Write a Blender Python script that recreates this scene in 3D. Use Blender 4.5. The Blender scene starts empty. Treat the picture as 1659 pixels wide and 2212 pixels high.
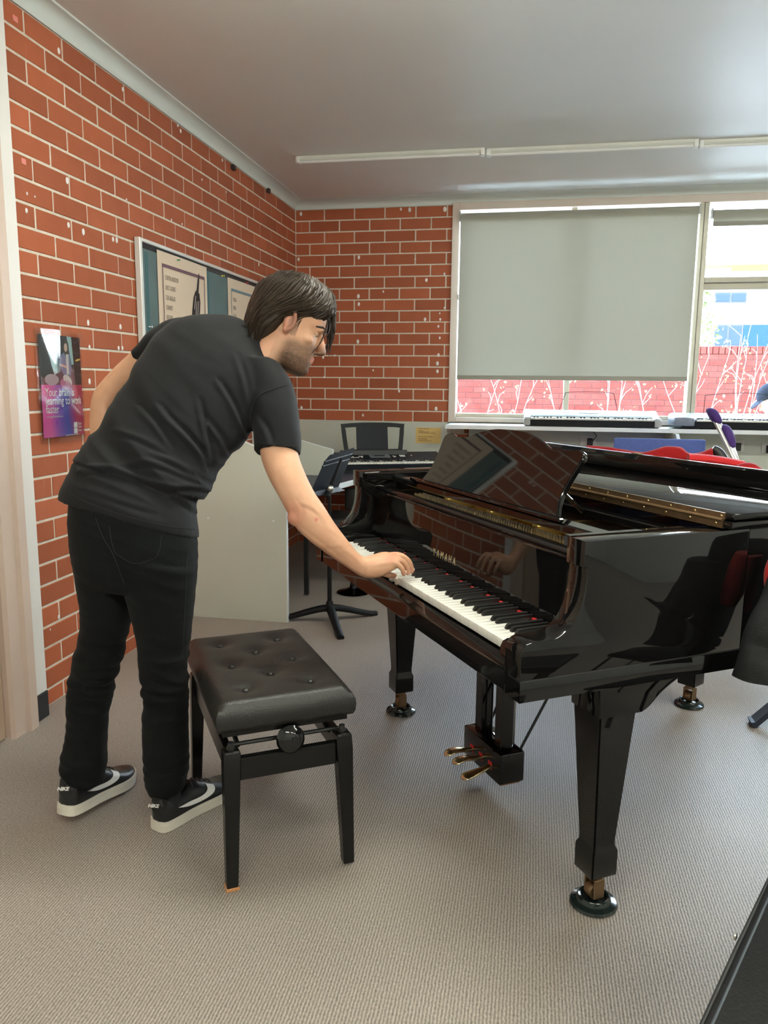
import bpy, bmesh, math, random
from mathutils import Vector, Matrix, noise, Quaternion

random.seed(7)
scene = bpy.context.scene
V3 = Vector
PI = math.pi

# ------------------------------------------------------------------ camera
FPX, IMW, IMH = 1676.3, 1659.0, 2212.0
CAM = V3((1.8918, -6.1341, 1.3024))
YAW, PITCH, ROLL = -0.18735, 0.16206, 0.00923
_r = V3((math.cos(YAW), -math.sin(YAW), 0))
CF = V3((math.sin(YAW) * math.cos(PITCH), math.cos(YAW) * math.cos(PITCH), -math.sin(PITCH)))
_u = _r.cross(CF)
CR = math.cos(ROLL) * _r + math.sin(ROLL) * _u
CU = -math.sin(ROLL) * _r + math.cos(ROLL) * _u
cam_d = bpy.data.cameras.new('camera')
cam_d.sensor_fit = 'VERTICAL'
cam_d.sensor_height = 36.0
cam_d.lens = 36.0 * FPX / IMH
cam_d.clip_start = 0.05
cam_d.clip_end = 300
cam = bpy.data.objects.new('camera', cam_d)
scene.collection.objects.link(cam)
m3 = Matrix((CR, CU, -CF)).transposed()
cam.matrix_world = Matrix.Translation(CAM) @ m3.to_4x4()
scene.camera = cam


def at(x, y, d):
    """point of the room seen at photo pixel (x, y), d metres deep"""
    return CAM + d * (CF + CR * ((x - IMW / 2) / FPX) - CU * ((y - IMH / 2) / FPX))


# ------------------------------------------------------------------ daylight
SKY_STRENGTH = 14.5
SUN_STRENGTH = 2.0
EXPOSURE = 1.72
LAMP = 16.5          # radiance of the lit ceiling battens
world = bpy.data.worlds.new('daylight')
scene.world = world
world.use_nodes = True
nt = world.node_tree
nt.nodes.clear()
wo = nt.nodes.new('ShaderNodeOutputWorld')
bg = nt.nodes.new('ShaderNodeBackground')
tc = nt.nodes.new('ShaderNodeTexCoord')
sx = nt.nodes.new('ShaderNodeSeparateXYZ')
cr = nt.nodes.new('ShaderNodeValToRGB')
cr.color_ramp.elements[0].position = 0.0
cr.color_ramp.elements[0].color = (0.86, 0.93, 1.0, 1)
cr.color_ramp.elements[1].position = 0.7
cr.color_ramp.elements[1].color = (0.50, 0.72, 1.0, 1)
nt.links.new(tc.outputs['Generated'], sx.inputs[0])
nt.links.new(sx.outputs['Z'], cr.inputs[0])
nt.links.new(cr.outputs[0], bg.inputs['Color'])
bg.inputs['Strength'].default_value = SKY_STRENGTH
nt.links.new(bg.outputs[0], wo.inputs[0])

sun_d = bpy.data.lights.new('sun', 'SUN')
sun_d.energy = SUN_STRENGTH
sun_d.angle = 0.01
sun_d.color = (1.0, 0.95, 0.87)
sun = bpy.data.objects.new('sun', sun_d)
scene.collection.objects.link(sun)
sun.rotation_euler = V3((0.5, 0.62, -0.72)).to_track_quat('-Z', 'Y').to_euler()

ROOM_X, ROOM_Y, ROOM_Z = 7.0, -7.7, 2.715


def portal(name, loc, rot, sx_, sy_):
    l = bpy.data.lights.new(name, 'AREA')
    l.shape = 'RECTANGLE'
    l.size, l.size_y = sx_, sy_
    l.cycles.is_portal = True
    o = bpy.data.objects.new(name, l)
    scene.collection.objects.link(o)
    o.location = loc
    o.rotation_euler = rot
    return o


portal('portal_back', (3.88, 0.10, 1.85), (PI / 2 + PI, 0, 0), 1.65, 1.6)
portal('portal_gap', (2.14, 0.10, 1.2), (PI / 2 + PI, 0, 0), 1.75, 0.4)

vs = scene.view_settings
scene.display_settings.display_device = 'sRGB'
vs.view_transform = 'Standard'
vs.look = 'None'
vs.exposure = EXPOSURE
vs.gamma = 1.0
vs.use_curve_mapping = False
scene.cycles.use_denoising = True
scene.cycles.max_bounces = 10
scene.cycles.diffuse_bounces = 6
scene.cycles.glossy_bounces = 4
scene.cycles.transmission_bounces = 6
scene.cycles.transparent_max_bounces = 8
scene.cycles.sample_clamp_indirect = 6.0
scene.cycles.caustics_reflective = False
scene.cycles.caustics_refractive = False


# ------------------------------------------------------------------ materials
def srgb(r, g, b):
    f = lambda c: ((c / 255) / 12.92 if c / 255 <= 0.04045 else ((c / 255 + 0.055) / 1.055) ** 2.4)
    return (f(r), f(g), f(b), 1)


MATS = {}


def mat(name, col, rough=0.5, metal=0.0, spec=0.5, coat=0.0, vary=0.0, nscale=8.0, bump=0.0, bscale=60.0,
        sub=0.0, objvar=0.0, trans=0.0, stretch=(1, 1, 1), sheen=0.0):
    """procedural principled material: base colour with noise variation and fine bump"""
    if name in MATS:
        return MATS[name]
    m = bpy.data.materials.new(name)
    m.use_nodes = True
    t = m.node_tree
    b = t.nodes['Principled BSDF']
    if len(col) == 3:
        col = (*col, 1)
    b.inputs['Base Color'].default_value = col
    b.inputs['Roughness'].default_value = rough
    b.inputs['Metallic'].default_value = metal
    b.inputs['Specular IOR Level'].default_value = spec
    b.inputs['Coat Weight'].default_value = coat
    b.inputs['Coat Roughness'].default_value = 0.03
    b.inputs['Transmission Weight'].default_value = trans
    b.inputs['Sheen Weight'].default_value = sheen
    if sub:
        b.inputs['Subsurface Weight'].default_value = sub
        b.inputs['Subsurface Radius'].default_value = (1, 0.35, 0.2)
        b.inputs['Subsurface Scale'].default_value = 0.012
    if vary or bump or objvar:
        tcn = t.nodes.new('ShaderNodeTexCoord')
        mp = t.nodes.new('ShaderNodeMapping')
        mp.inputs['Scale'].default_value = stretch
        t.links.new(tcn.outputs['Object'], mp.inputs[0])
    last = None
    if vary:
        n = t.nodes.new('ShaderNodeTexNoise')
        n.inputs['Scale'].default_value = nscale
        n.inputs['Detail'].default_value = 5
        t.links.new(mp.outputs[0], n.inputs['Vector'])
        mx = t.nodes.new('ShaderNodeMix')
        mx.data_type = 'RGBA'
        mx.inputs['A'].default_value = tuple(max(0, c * (1 - vary)) for c in col[:3]) + (1,)
        mx.inputs['B'].default_value = tuple(min(1, c * (1 + vary)) for c in col[:3]) + (1,)
        t.links.new(n.outputs['Fac'], mx.inputs['Factor'])
        last = mx.outputs['Result']
    if objvar:
        oi = t.nodes.new('ShaderNodeObjectInfo')
        hv = t.nodes.new('ShaderNodeHueSaturation')
        mr = t.nodes.new('ShaderNodeMapRange')
        mr.inputs['To Min'].default_value = 1 - objvar
        mr.inputs['To Max'].default_value = 1 + objvar
        t.links.new(oi.outputs['Random'], mr.inputs['Value'])
        t.links.new(mr.outputs[0], hv.inputs['Value'])
        if last:
            t.links.new(last, hv.inputs['Color'])
        else:
            hv.inputs['Color'].default_value = col
        last = hv.outputs[0]
    if last:
        t.links.new(last, b.inputs['Base Color'])
    if bump:
        n2 = t.nodes.new('ShaderNodeTexNoise')
        n2.inputs['Scale'].default_value = bscale
        n2.inputs['Detail'].default_value = 4
        t.links.new(mp.outputs[0], n2.inputs['Vector'])
        bp = t.nodes.new('ShaderNodeBump')
        bp.inputs['Strength'].default_value = bump
        bp.inputs['Distance'].default_value = 0.004
        t.links.new(n2.outputs['Fac'], bp.inputs['Height'])
        t.links.new(bp.outputs[0], b.inputs['Normal'])
    MATS[name] = m
    return m


# ------------------------------------------------------------------ mesh helpers
COL = scene.collection


def new_obj(name, mesh, parent=None, material=None):
    o = bpy.data.objects.new(name, mesh)
    COL.objects.link(o)
    if parent is not None:
        o.parent = parent
    if material is not None:
        mesh.materials.clear()
        mesh.materials.append(material)
    return o


def finish(bm, name, smooth=35, recalc=True):
    if recalc:
        bmesh.ops.recalc_face_normals(bm, faces=bm.faces)
    me = bpy.data.meshes.new(name)
    bm.to_mesh(me)
    bm.free()
    if smooth:
        me.shade_smooth()
        me.set_sharp_from_angle(angle=math.radians(smooth))
    return me


def obj(name, bm, material, parent=None, smooth=35, recalc=True):
    return new_obj(name, finish(bm, name, smooth, recalc), parent, material)


def thing(name, label, cat, loc=(0, 0, 0), rotz=0, group=None, matrix=None):
    o = bpy.data.objects.new(name, None)
    COL.objects.link(o)
    o.empty_display_size = 0.05
    if matrix is not None:
        o.matrix_world = matrix
    else:
        o.location = loc
        o.rotation_euler = (0, 0, rotz)
    tag(o, label, cat, group)
    return o


def tag(o, label, cat, group=None):
    o['label'] = label
    o['category'] = cat
    if group:
        o['group'] = group
    return o


def struct(name, bm, material, parent=None, label=None):
    o = obj(name, bm, material, parent)
    if parent is None:
        o['kind'] = 'structure'
    if label:
        o['label'] = label
    return o


def nb():
    return bmesh.new()


def box(bm, x0, x1, y0, y1, z0, z1, bev=0.0, seg=1, M=None):
    r = bmesh.ops.create_cube(bm, size=1.0)
    vsx = r['verts']
    for v in vsx:
        v.co = V3((x0 + (v.co.x + .5) * (x1 - x0), y0 + (v.co.y + .5) * (y1 - y0), z0 + (v.co.z + .5) * (z1 - z0)))
    if bev:
        es = list({e for v in vsx for e in v.link_edges})
        rr = bmesh.ops.bevel(bm, geom=es, offset=bev, segments=seg, affect='EDGES', profile=0.5)
        vsx = list({v for f in rr['faces'] for v in f.verts} | {v for v in vsx if v.is_valid})
    if M is not None:
        for v in vsx:
            v.co = M @ v.co
    return vsx


def prism(bm, pts, axis, a, b, bev=0.0):
    """extrude polygon pts (2-D) between a and b along axis 'x','y' or 'z'"""
    def mk(p, t):
        if axis == 'x':
            return V3((t, p[0], p[1]))
        if axis == 'y':
            return V3((p[0], t, p[1]))
        return V3((p[0], p[1], t))
    va = [bm.verts.new(mk(p, a)) for p in pts]
    vb = [bm.verts.new(mk(p, b)) for p in pts]
    fs = [bm.faces.new(va[::-1]), bm.faces.new(vb)]
    n = len(pts)
    for i in range(n):
        bm.faces.new((va[i], va[(i + 1) % n], vb[(i + 1) % n], vb[i]))
    if bev:
        es = [e for f in fs for e in f.edges]
        bmesh.ops.recalc_face_normals(bm, faces=bm.faces)
        bmesh.ops.bevel(bm, geom=es, offset=bev, segments=2, affect='EDGES', profile=0.5)


def ring_faces(bm, rings, close=True, caps=True):
    n = len(rings[0])
    for a, b in zip(rings[:-1], rings[1:]):
        for i in range(n if close else n - 1):
            j = (i + 1) % n
            bm.faces.new((a[i], a[j], b[j], b[i]))
    if caps:
        bm.faces.new(rings[0][::-1])
        bm.faces.new(rings[-1])


def frame_of(t):
    t = t.normalized()
    up = V3((0, 0, 1)) if abs(t.z) < 0.9 else V3((1, 0, 0))
    a = t.cross(up).normalized()
    return a, t.cross(a).normalized()


def tube(bm, pts, r, n=10, caps=True, flat=1.0):
    """tube through points; r is a radius or a list of radii"""
    pts = [V3(p) for p in pts]
    rings = []
    pa = None
    for i, p in enumerate(pts):
        t = pts[min(i + 1, len(pts) - 1)] - pts[max(i - 1, 0)]
        if pa is None:
            a, b = frame_of(t)
        else:
            t = t.normalized()
            a = (pa - t * pa.dot(t)).normalized()
            b = t.cross(a)
        pa = a
        rr = r[i] if isinstance(r, (list, tuple)) else r
        rings.append([bm.verts.new(p + a * (math.cos(2 * PI * k / n) * rr) + b * (math.sin(2 * PI * k / n) * rr * flat)) for k in range(n)])
    ring_faces(bm, rings, True, caps)


def lathe(bm, prof, n=32, c=(0, 0, 0), axis='z'):
    """profile [(r, h)...] turned round an axis"""
    c = V3(c)
    rings = []
    for r, h in prof:
        row = []
        for k in range(n):
            a = 2 * PI * k / n
            r_ = max(r, 1e-4)
            p = (r_ * math.cos(a), r_ * math.sin(a), h)
            if axis == 'x':
                p = (p[2], p[0], p[1])
            elif axis == 'y':
                p = (p[0], p[2], p[1])
            row.append(bm.verts.new(c + V3(p)))
        rings.append(row)
    ring_faces(bm, rings)


def spline(pts, n=8, closed=False):
    """Catmull-Rom through points of any dimension"""
    P = [tuple(p) for p in pts]
    out = []
    m = len(P)
    rng = range(m) if closed else range(m - 1)
    for i in rng:
        if closed:
            p0, p1, p2, p3 = P[(i - 1) % m], P[i], P[(i + 1) % m], P[(i + 2) % m]
        else:
            p0, p1, p2, p3 = P[max(i - 1, 0)], P[i], P[i + 1], P[min(i + 2, m - 1)]
        for k in range(n):
            t = k / n
            out.append(tuple(0.5 * (2 * b + (c - a) * t + (2 * a - 5 * b + 4 * c - d) * t * t + (3 * b - a - 3 * c + d) * t ** 3)
                             for a, b, c, d in zip(p0, p1, p2, p3)))
    if not closed:
        out.append(P[-1])
    return out


def sphere(bm, c, rx, ry=None, rz=None, seg=16, rings=10, M=None):
    ry = rx if ry is None else ry
    rz = rx if rz is None else rz
    r = bmesh.ops.create_uvsphere(bm, u_segments=seg, v_segments=rings, radius=1.0)
    for v in r['verts']:
        p = V3((v.co.x * rx, v.co.y * ry, v.co.z * rz))
        if M is not None:
            p = M @ p
        v.co = p + V3(c)


def loft(bm, secs, n=28, e=2.0):
    """closed body through sections (centre, a-vector, b-vector[, exponent])"""
    rings = []
    for s in secs:
        c, a, b = s[0], s[1], s[2]
        ee = s[3] if len(s) > 3 else e
        row = []
        for k in range(n):
            t = 2 * PI * k / n
            x, y = math.cos(t), math.sin(t)
            x = math.copysign(abs(x) ** (2 / ee), x)
            y = math.copysign(abs(y) ** (2 / ee), y)
            row.append(bm.verts.new(c + a * x + b * y))
        rings.append(row)
    ring_faces(bm, rings)


def dense(rows, k=5):
    return spline(rows, k)


def plane_loft(bm, rows, k=5, n=28, e=2.2):
    """rows: (xl, yl, xr, yr, depth, half thickness[, depth difference right minus left])"""
    rows = [tuple(r) + ((0,) if len(r) == 6 else ()) for r in rows]
    rows = dense(rows, k)
    AB = [(at(r[0], r[1], r[4] - r[6] / 2), at(r[2], r[3], r[4] + r[6] / 2), r[5]) for r in rows]
    cs = [(a + b) / 2 for a, b, _ in AB]
    secs = []
    for i, (a, b, th) in enumerate(AB):
        t = (cs[min(i + 1, len(cs) - 1)] - cs[max(i - 1, 0)])
        ax = (b - a) / 2
        bx = ax.cross(t)
        if bx.length < 1e-9:
            bx = CF.copy()
        bx = bx.normalized() * th
        secs.append((cs[i], ax, bx))
    loft(bm, secs, n, e)


def fuse(bm, voxel, smooth_it=6, fac=0.5):
    """union of overlapping closed bodies as one continuous surface"""
    me = finish(bm, 'tmp_fuse', 0)
    o = bpy.data.objects.new('tmp_fuse', me)
    COL.objects.link(o)
    md = o.modifiers.new('r', 'REMESH')
    md.mode = 'VOXEL'
    md.voxel_size = voxel
    md.adaptivity = 0
    sm = o.modifiers.new('s', 'SMOOTH')
    sm.factor = fac
    sm.iterations = smooth_it
    dg = bpy.context.evaluated_depsgraph_get()
    res = bpy.data.meshes.new_from_object(o.evaluated_get(dg))
    bpy.data.objects.remove(o)
    bpy.data.meshes.remove(me)
    res.shade_smooth()
    return res


def text_obj(name, body, size, material, parent, M, extrude=0.0006, align='LEFT', sx=1.0, spacing=1.0, shear=0.0, bold=0.0):
    cu = bpy.data.curves.new('tmp_text', 'FONT')
    cu.body = body
    cu.size = size
    cu.align_x = align
    cu.extrude = extrude
    cu.space_character = spacing
    cu.shear = shear
    cu.offset = bold
    cu.resolution_u = 3
    o = bpy.data.objects.new('tmp_text', cu)
    COL.objects.link(o)
    dg = bpy.context.evaluated_depsgraph_get()
    me = bpy.data.meshes.new_from_object(o.evaluated_get(dg))
    bpy.data.objects.remove(o)
    bpy.data.curves.remove(cu)
    me.transform(M @ Matrix.Diagonal((sx, 1, 1, 1)))
    me.name = name
    return new_obj(name, me, parent, material)


def basis(o, x, y, z):
    """matrix with origin o and axes x, y, z"""
    m = Matrix((V3(x), V3(y), V3(z))).transposed().to_4x4()
    m.translation = V3(o)
    return m


def flat_poly(bm, pts, M, t=0.0008):
    """thin 2-D shape in the xy-plane of M"""
    va = [bm.verts.new(M @ V3((p[0], p[1], 0))) for p in pts]
    vb = [bm.verts.new(M @ V3((p[0], p[1], t))) for p in pts]
    bm.faces.new(va[::-1])
    bm.faces.new(vb)
    n = len(pts)
    for i in range(n):
        bm.faces.new((va[i], va[(i + 1) % n], vb[(i + 1) % n], vb[i]))
# ------------------------------------------------------------------ surface materials
def brick_material(name, c1, c2, objvar=0.14, spec=0.35, scuff=(0.55, 0.36, 0.28, 1)):
    m = bpy.data.materials.new(name)
    m.use_nodes = True
    t = m.node_tree
    b = t.nodes['Principled BSDF']
    b.inputs['Roughness'].default_value = 0.62
    b.inputs['Specular IOR Level'].default_value = spec
    g = t.nodes.new('ShaderNodeNewGeometry')
    n = t.nodes.new('ShaderNodeTexNoise')
    n.inputs['Scale'].default_value = 9
    n.inputs['Detail'].default_value = 6
    t.links.new(g.outputs['Position'], n.inputs['Vector'])
    mx = t.nodes.new('ShaderNodeMix')
    mx.data_type = 'RGBA'
    mx.inputs['A'].default_value = c1
    mx.inputs['B'].default_value = c2
    t.links.new(n.outputs['Fac'], mx.inputs['Factor'])
    # pale scuffs running down the face
    mp = t.nodes.new('ShaderNodeMapping')
    mp.inputs['Scale'].default_value = (30, 30, 5)
    t.links.new(g.outputs['Position'], mp.inputs[0])
    n2 = t.nodes.new('ShaderNodeTexNoise')
    n2.inputs['Scale'].default_value = 1.0
    n2.inputs['Detail'].default_value = 3
    t.links.new(mp.outputs[0], n2.inputs['Vector'])
    rp = t.nodes.new('ShaderNodeMapRange')
    rp.inputs['From Min'].default_value = 0.66
    rp.inputs['From Max'].default_value = 0.84
    rp.inputs['To Max'].default_value = 0.22
    t.links.new(n2.outputs['Fac'], rp.inputs['Value'])
    mx2 = t.nodes.new('ShaderNodeMix')
    mx2.data_type = 'RGBA'
    mx2.inputs['B'].default_value = scuff
    t.links.new(rp.outputs[0], mx2.inputs['Factor'])
    t.links.new(mx.outputs['Result'], mx2.inputs['A'])
    oi = t.nodes.new('ShaderNodeObjectInfo')
    hv = t.nodes.new('ShaderNodeHueSaturation')
    mr = t.nodes.new('ShaderNodeMapRange')
    mr.inputs['To Min'].default_value = 1 - objvar
    mr.inputs['To Max'].default_value = 1 + objvar
    t.links.new(oi.outputs['Random'], mr.inputs['Value'])
    t.links.new(mr.outputs[0], hv.inputs['Value'])
    t.links.new(mx2.outputs['Result'], hv.inputs['Color'])
    t.links.new(hv.outputs[0], b.inputs['Base Color'])
    n3 = t.nodes.new('ShaderNodeTexNoise')
    n3.inputs['Scale'].default_value = 140
    t.links.new(g.outputs['Position'], n3.inputs['Vector'])
    bp = t.nodes.new('ShaderNodeBump')
    bp.inputs['Strength'].default_value = 0.25
    bp.inputs['Distance'].default_value = 0.002
    t.links.new(n3.outputs['Fac'], bp.inputs['Height'])
    t.links.new(bp.outputs[0], b.inputs['Normal'])
    return m


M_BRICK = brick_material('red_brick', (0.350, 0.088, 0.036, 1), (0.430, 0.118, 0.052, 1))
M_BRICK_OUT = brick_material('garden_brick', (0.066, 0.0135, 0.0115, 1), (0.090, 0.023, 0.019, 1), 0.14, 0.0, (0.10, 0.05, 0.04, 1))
M_MORTAR = mat('mortar', (0.68, 0.61, 0.52), 0.9, vary=0.2, nscale=30, bump=0.6, bscale=200)
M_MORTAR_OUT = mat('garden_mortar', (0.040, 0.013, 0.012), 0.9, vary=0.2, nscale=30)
M_CEIL = mat('ceiling_paint', (0.76, 0.755, 0.72), 0.42, spec=0.3, vary=0.03, nscale=3)
M_CORNICE = mat('cornice_paint', (0.66, 0.70, 0.66), 0.45, vary=0.03, nscale=6)
M_PLASTER = mat('plaster_paint', (0.66, 0.66, 0.64), 0.5, vary=0.04, nscale=4)
M_FRAME = mat('window_frame_paint', (0.62, 0.52, 0.45), 0.4, vary=0.05, nscale=12)
M_FRAME2 = mat('window_frame_beige', (0.52, 0.48, 0.38), 0.4, vary=0.05, nscale=12)
M_JAMB = mat('door_frame_pink', (0.56, 0.43, 0.36), 0.4, vary=0.06, nscale=10)
M_DOOR = mat('door_paint', (0.46, 0.34, 0.25), 0.35, vary=0.06, nscale=6)
M_WHITE = mat('white_paint', (0.72, 0.69, 0.67), 0.4, vary=0.03, nscale=5)
M_BLACKRUB = mat('black_vinyl', (0.012, 0.012, 0.013), 0.5, vary=0.2, nscale=20)
M_LAM = mat('grey_laminate', (0.55, 0.565, 0.50), 0.38, vary=0.03, nscale=3, bump=0.1, bscale=300)
M_LAMEDGE = mat('white_edge_band', (0.74, 0.77, 0.80), 0.35)


def carpet_material():
    m = bpy.data.materials.new('ribbed_carpet')
    m.use_nodes = True
    t = m.node_tree
    b = t.nodes['Principled BSDF']
    b.inputs['Roughness'].default_value = 0.52
    b.inputs['Specular IOR Level'].default_value = 0.55
    b.inputs['Sheen Weight'].default_value = 0.10
    g = t.nodes.new('ShaderNodeNewGeometry')
    # slight wobble of the ribs
    nw = t.nodes.new('ShaderNodeTexNoise')
    nw.inputs['Scale'].default_value = 60
    nw.inputs['Detail'].default_value = 2
    t.links.new(g.outputs['Position'], nw.inputs['Vector'])
    ad = t.nodes.new('ShaderNodeVectorMath')
    ad.operation = 'MULTIPLY_ADD'
    ad.inputs[1].default_value = (0.005, 0.005, 0)
    t.links.new(nw.outputs['Color'], ad.inputs[0])
    t.links.new(g.outputs['Position'], ad.inputs[2])
    wv = t.nodes.new('ShaderNodeTexWave')
    wv.wave_type = 'BANDS'
    wv.bands_direction = 'X'
    wv.inputs['Scale'].default_value = 2 * PI / (20 * 0.0078)
    t.links.new(ad.outputs[0], wv.inputs['Vector'])
    mp = t.nodes.new('ShaderNodeMapping')
    mp.inputs['Scale'].default_value = (130, 90, 1)
    t.links.new(g.outputs['Position'], mp.inputs[0])
    ns = t.nodes.new('ShaderNodeTexNoise')
    ns.inputs['Scale'].default_value = 1.6
    ns.inputs['Detail'].default_value = 3
    t.links.new(mp.outputs[0], ns.inputs['Vector'])
    c1 = t.nodes.new('ShaderNodeMix')
    c1.data_type = 'RGBA'
    c1.inputs['A'].default_value = (0.085, 0.068, 0.057, 1)
    c1.inputs['B'].default_value = (0.44, 0.375, 0.325, 1)
    sm = t.nodes.new('ShaderNodeMath')
    sm.operation = 'MULTIPLY_ADD'
    sm.inputs[1].default_value = 0.55
    t.links.new(wv.outputs['Fac'], sm.inputs[0])
    sc = t.nodes.new('ShaderNodeMapRange')
    sc.inputs['From Min'].default_value = 0.25
    sc.inputs['From Max'].default_value = 0.75
    sc.inputs['To Max'].default_value = 0.5
    t.links.new(ns.outputs['Fac'], sc.inputs['Value'])
    t.links.new(sc.outputs[0], sm.inputs[2])
    t.links.new(sm.outputs[0], c1.inputs['Factor'])
    # broad wear
    n4 = t.nodes.new('ShaderNodeTexNoise')
    n4.inputs['Scale'].default_value = 1.3
    n4.inputs['Detail'].default_value = 3
    t.links.new(g.outputs['Position'], n4.inputs['Vector'])
    hv = t.nodes.new('ShaderNodeHueSaturation')
    mr = t.nodes.new('ShaderNodeMapRange')
    mr.inputs['To Min'].default_value = 0.92
    mr.inputs['To Max'].default_value = 1.08
    t.links.new(n4.outputs['Fac'], mr.inputs['Value'])
    t.links.new(mr.outputs[0], hv.inputs['Value'])
    t.links.new(c1.outputs['Result'], hv.inputs['Color'])
    t.links.new(hv.outputs[0], b.inputs['Base Color'])
    bp = t.nodes.new('ShaderNodeBump')
    bp.inputs['Strength'].default_value = 0.35
    bp.inputs['Distance'].default_value = 0.003
    t.links.new(sm.outputs[0], bp.inputs['Height'])
    t.links.new(bp.outputs[0], b.inputs['Normal'])
    return m


M_CARPET = carpet_material()


def glass_material():
    m = bpy.data.materials.new('window_glass')
    m.use_nodes = True
    t = m.node_tree
    t.nodes.clear()
    o = t.nodes.new('ShaderNodeOutputMaterial')
    tr = t.nodes.new('ShaderNodeBsdfTransparent')
    tr.inputs[0].default_value = (0.96, 0.98, 0.97, 1)
    gl = t.nodes.new('ShaderNodeBsdfGlossy')
    gl.inputs['Roughness'].default_value = 0.0
    fr = t.nodes.new('ShaderNodeFresnel')
    fr.inputs[0].default_value = 1.45
    ml = t.nodes.new('ShaderNodeMath')
    ml.operation = 'MULTIPLY'
    ml.inputs[1].default_value = 0.8
    mx = t.nodes.new('ShaderNodeMixShader')
    t.links.new(fr.outputs[0], ml.inputs[0])
    t.links.new(ml.outputs[0], mx.inputs[0])
    t.links.new(tr.outputs[0], mx.inputs[1])
    t.links.new(gl.outputs[0], mx.inputs[2])
    t.links.new(mx.outputs[0], o.inputs[0])
    return m


M_GLASS = glass_material()

# ------------------------------------------------------------------ room shell
bm = nb(); box(bm, -0.6, ROOM_X + 0.2, ROOM_Y - 0.2, 0.2, -0.12, 0.0)
struct('floor', bm, M_CARPET)
bm = nb(); box(bm, -0.6, ROOM_X + 0.2, ROOM_Y - 0.2, 0.2, ROOM_Z, ROOM_Z + 0.15)
struct('ceiling', bm, M_CEIL)

bm = nb(); box(bm, -0.15, -0.003, -3.54, 0.2, 0, ROOM_Z)
wall_left = struct('wall_left', bm, M_MORTAR, label='red brick wall with pale mortar joints')
# wall pieces beyond the door, behind the photographer and to the side
bm = nb(); box(bm, -0.15, 0.0, ROOM_Y, -4.75, 0, ROOM_Z); box(bm, -0.15, 0.0, -4.75, -3.54, 2.35, ROOM_Z)
struct('wall_left_rear', bm, M_PLASTER)
bm = nb()
box(bm, ROOM_X, ROOM_X + 0.2, ROOM_Y, 0.2, 0, ROOM_Z)
struct('wall_right', bm, M_PLASTER)
bm = nb(); box(bm, -0.15, ROOM_X + 0.2, ROOM_Y - 0.2, ROOM_Y, 0, ROOM_Z)
struct('wall_rear', bm, M_PLASTER)
# back wall with its window opening
WX0, WX1, WZ0, WZ1 = 1.24, 4.72, 1.03, 2.63
bm = nb()
box(bm, -0.15, WX0, 0.003, 0.2, 0, ROOM_Z); box(bm, WX0, WX1, 0.003, 0.2, 0, WZ0)
box(bm, WX1, ROOM_X + 0.2, 0.003, 0.2, 0, ROOM_Z); box(bm, WX0, WX1, 0.003, 0.2, WZ1, ROOM_Z)
wall_back = struct('wall_back', bm, M_MORTAR, label='red brick back wall with wide window opening')
bm = nb(); box(bm, WX0, WX1, -0.012, 0.004, 2.655, ROOM_Z)
struct('trim_1', bm, M_CORNICE)

# bricks: one mesh for each length, shared
BR = {}


def brick_mesh(L, H, axis, m=M_BRICK, T=0.02):
    k = (round(L, 3), round(H, 3), axis, m.name)
    if k not in BR:
        b = nb()
        if axis == 'y':
            box(b, -T, 0, -L / 2, L / 2, -H / 2, H / 2, 0.0022)
        else:
            box(b, -L / 2, L / 2, 0, T, -H / 2, H / 2, 0.0022)
        BR[k] = finish(b, 'brick', 0)
        BR[k].materials.append(m)
    return BR[k]


ZT, CRS = 2.5632, 0.086
cand = []
for r in range(31):
    zb, zt = ZT - CRS * r + 0.005, ZT - CRS * r + 0.081
    if r == 30:
        zb = 0.003
    off = -3.3376 if r % 2 == 0 else -3.4576
    ys = [off + 0.24 * n for n in range(-2, 17)]
    for a, b_ in zip(ys[:-1], ys[1:]):
        y0, y1 = max(a + 0.005, -3.535), min(b_ - 0.005, -0.004)
        if y1 - y0 < 0.03:
            continue
        cand.append((y0, y1, zb, zt))


def wall_hidden(y, z):
    if -2.55 < y < -0.85 and z < 1.94:
        return True                       # behind the notice board, partition and the man
    if y > -2.3 and z < 1.02:
        return True
    return -2.95 < y and z < 1.25


vis = [c for c in cand if not wall_hidden((c[0] + c[1]) / 2, (c[2] + c[3]) / 2)]
vis.sort(key=lambda c: (c[0] + c[1]))
keep = set(vis[:298])
rest = nb()
for c in cand:
    L, H = c[1] - c[0], c[3] - c[2]
    ctr = V3((random.uniform(-0.0012, 0.0012), (c[0] + c[1]) / 2, (c[2] + c[3]) / 2))
    if c in keep:
        o = new_obj('brick', brick_mesh(L, H, 'y'), wall_left)
        o.location = ctr
    else:
        box(rest, -0.02, ctr.x, c[0], c[1], c[2], c[3])
o = obj('brick_courses', rest, M_BRICK, wall_left, 0)
o['kind'] = 'stuff'
rest = nb()
for r in range(31):
    zb, zt = ZT - CRS * r + 0.005, ZT - CRS * r + 0.081
    zb = max(zb, 0.003)
    off = (0.115 if r % 2 else 0.235) - 0.24
    xs = [off + 0.24 * n for n in range(0, 8)]
    for a, b_ in zip(xs[:-1], xs[1:]):
        x0, x1 = max(a + 0.005, 0.004), min(b_ - 0.005, WX0 - 0.002)
        if x1 - x0 < 0.02:
            continue
        dy = random.uniform(-0.0012, 0.0012)
        if zt > 1.0:
            o = new_obj('brick', brick_mesh(x1 - x0, zt - zb, 'x'), wall_back)
            o.location = ((x0 + x1) / 2, dy, (zb + zt) / 2)
        else:
            box(rest, x0, x1, dy, 0.02, zb, zt)
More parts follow.
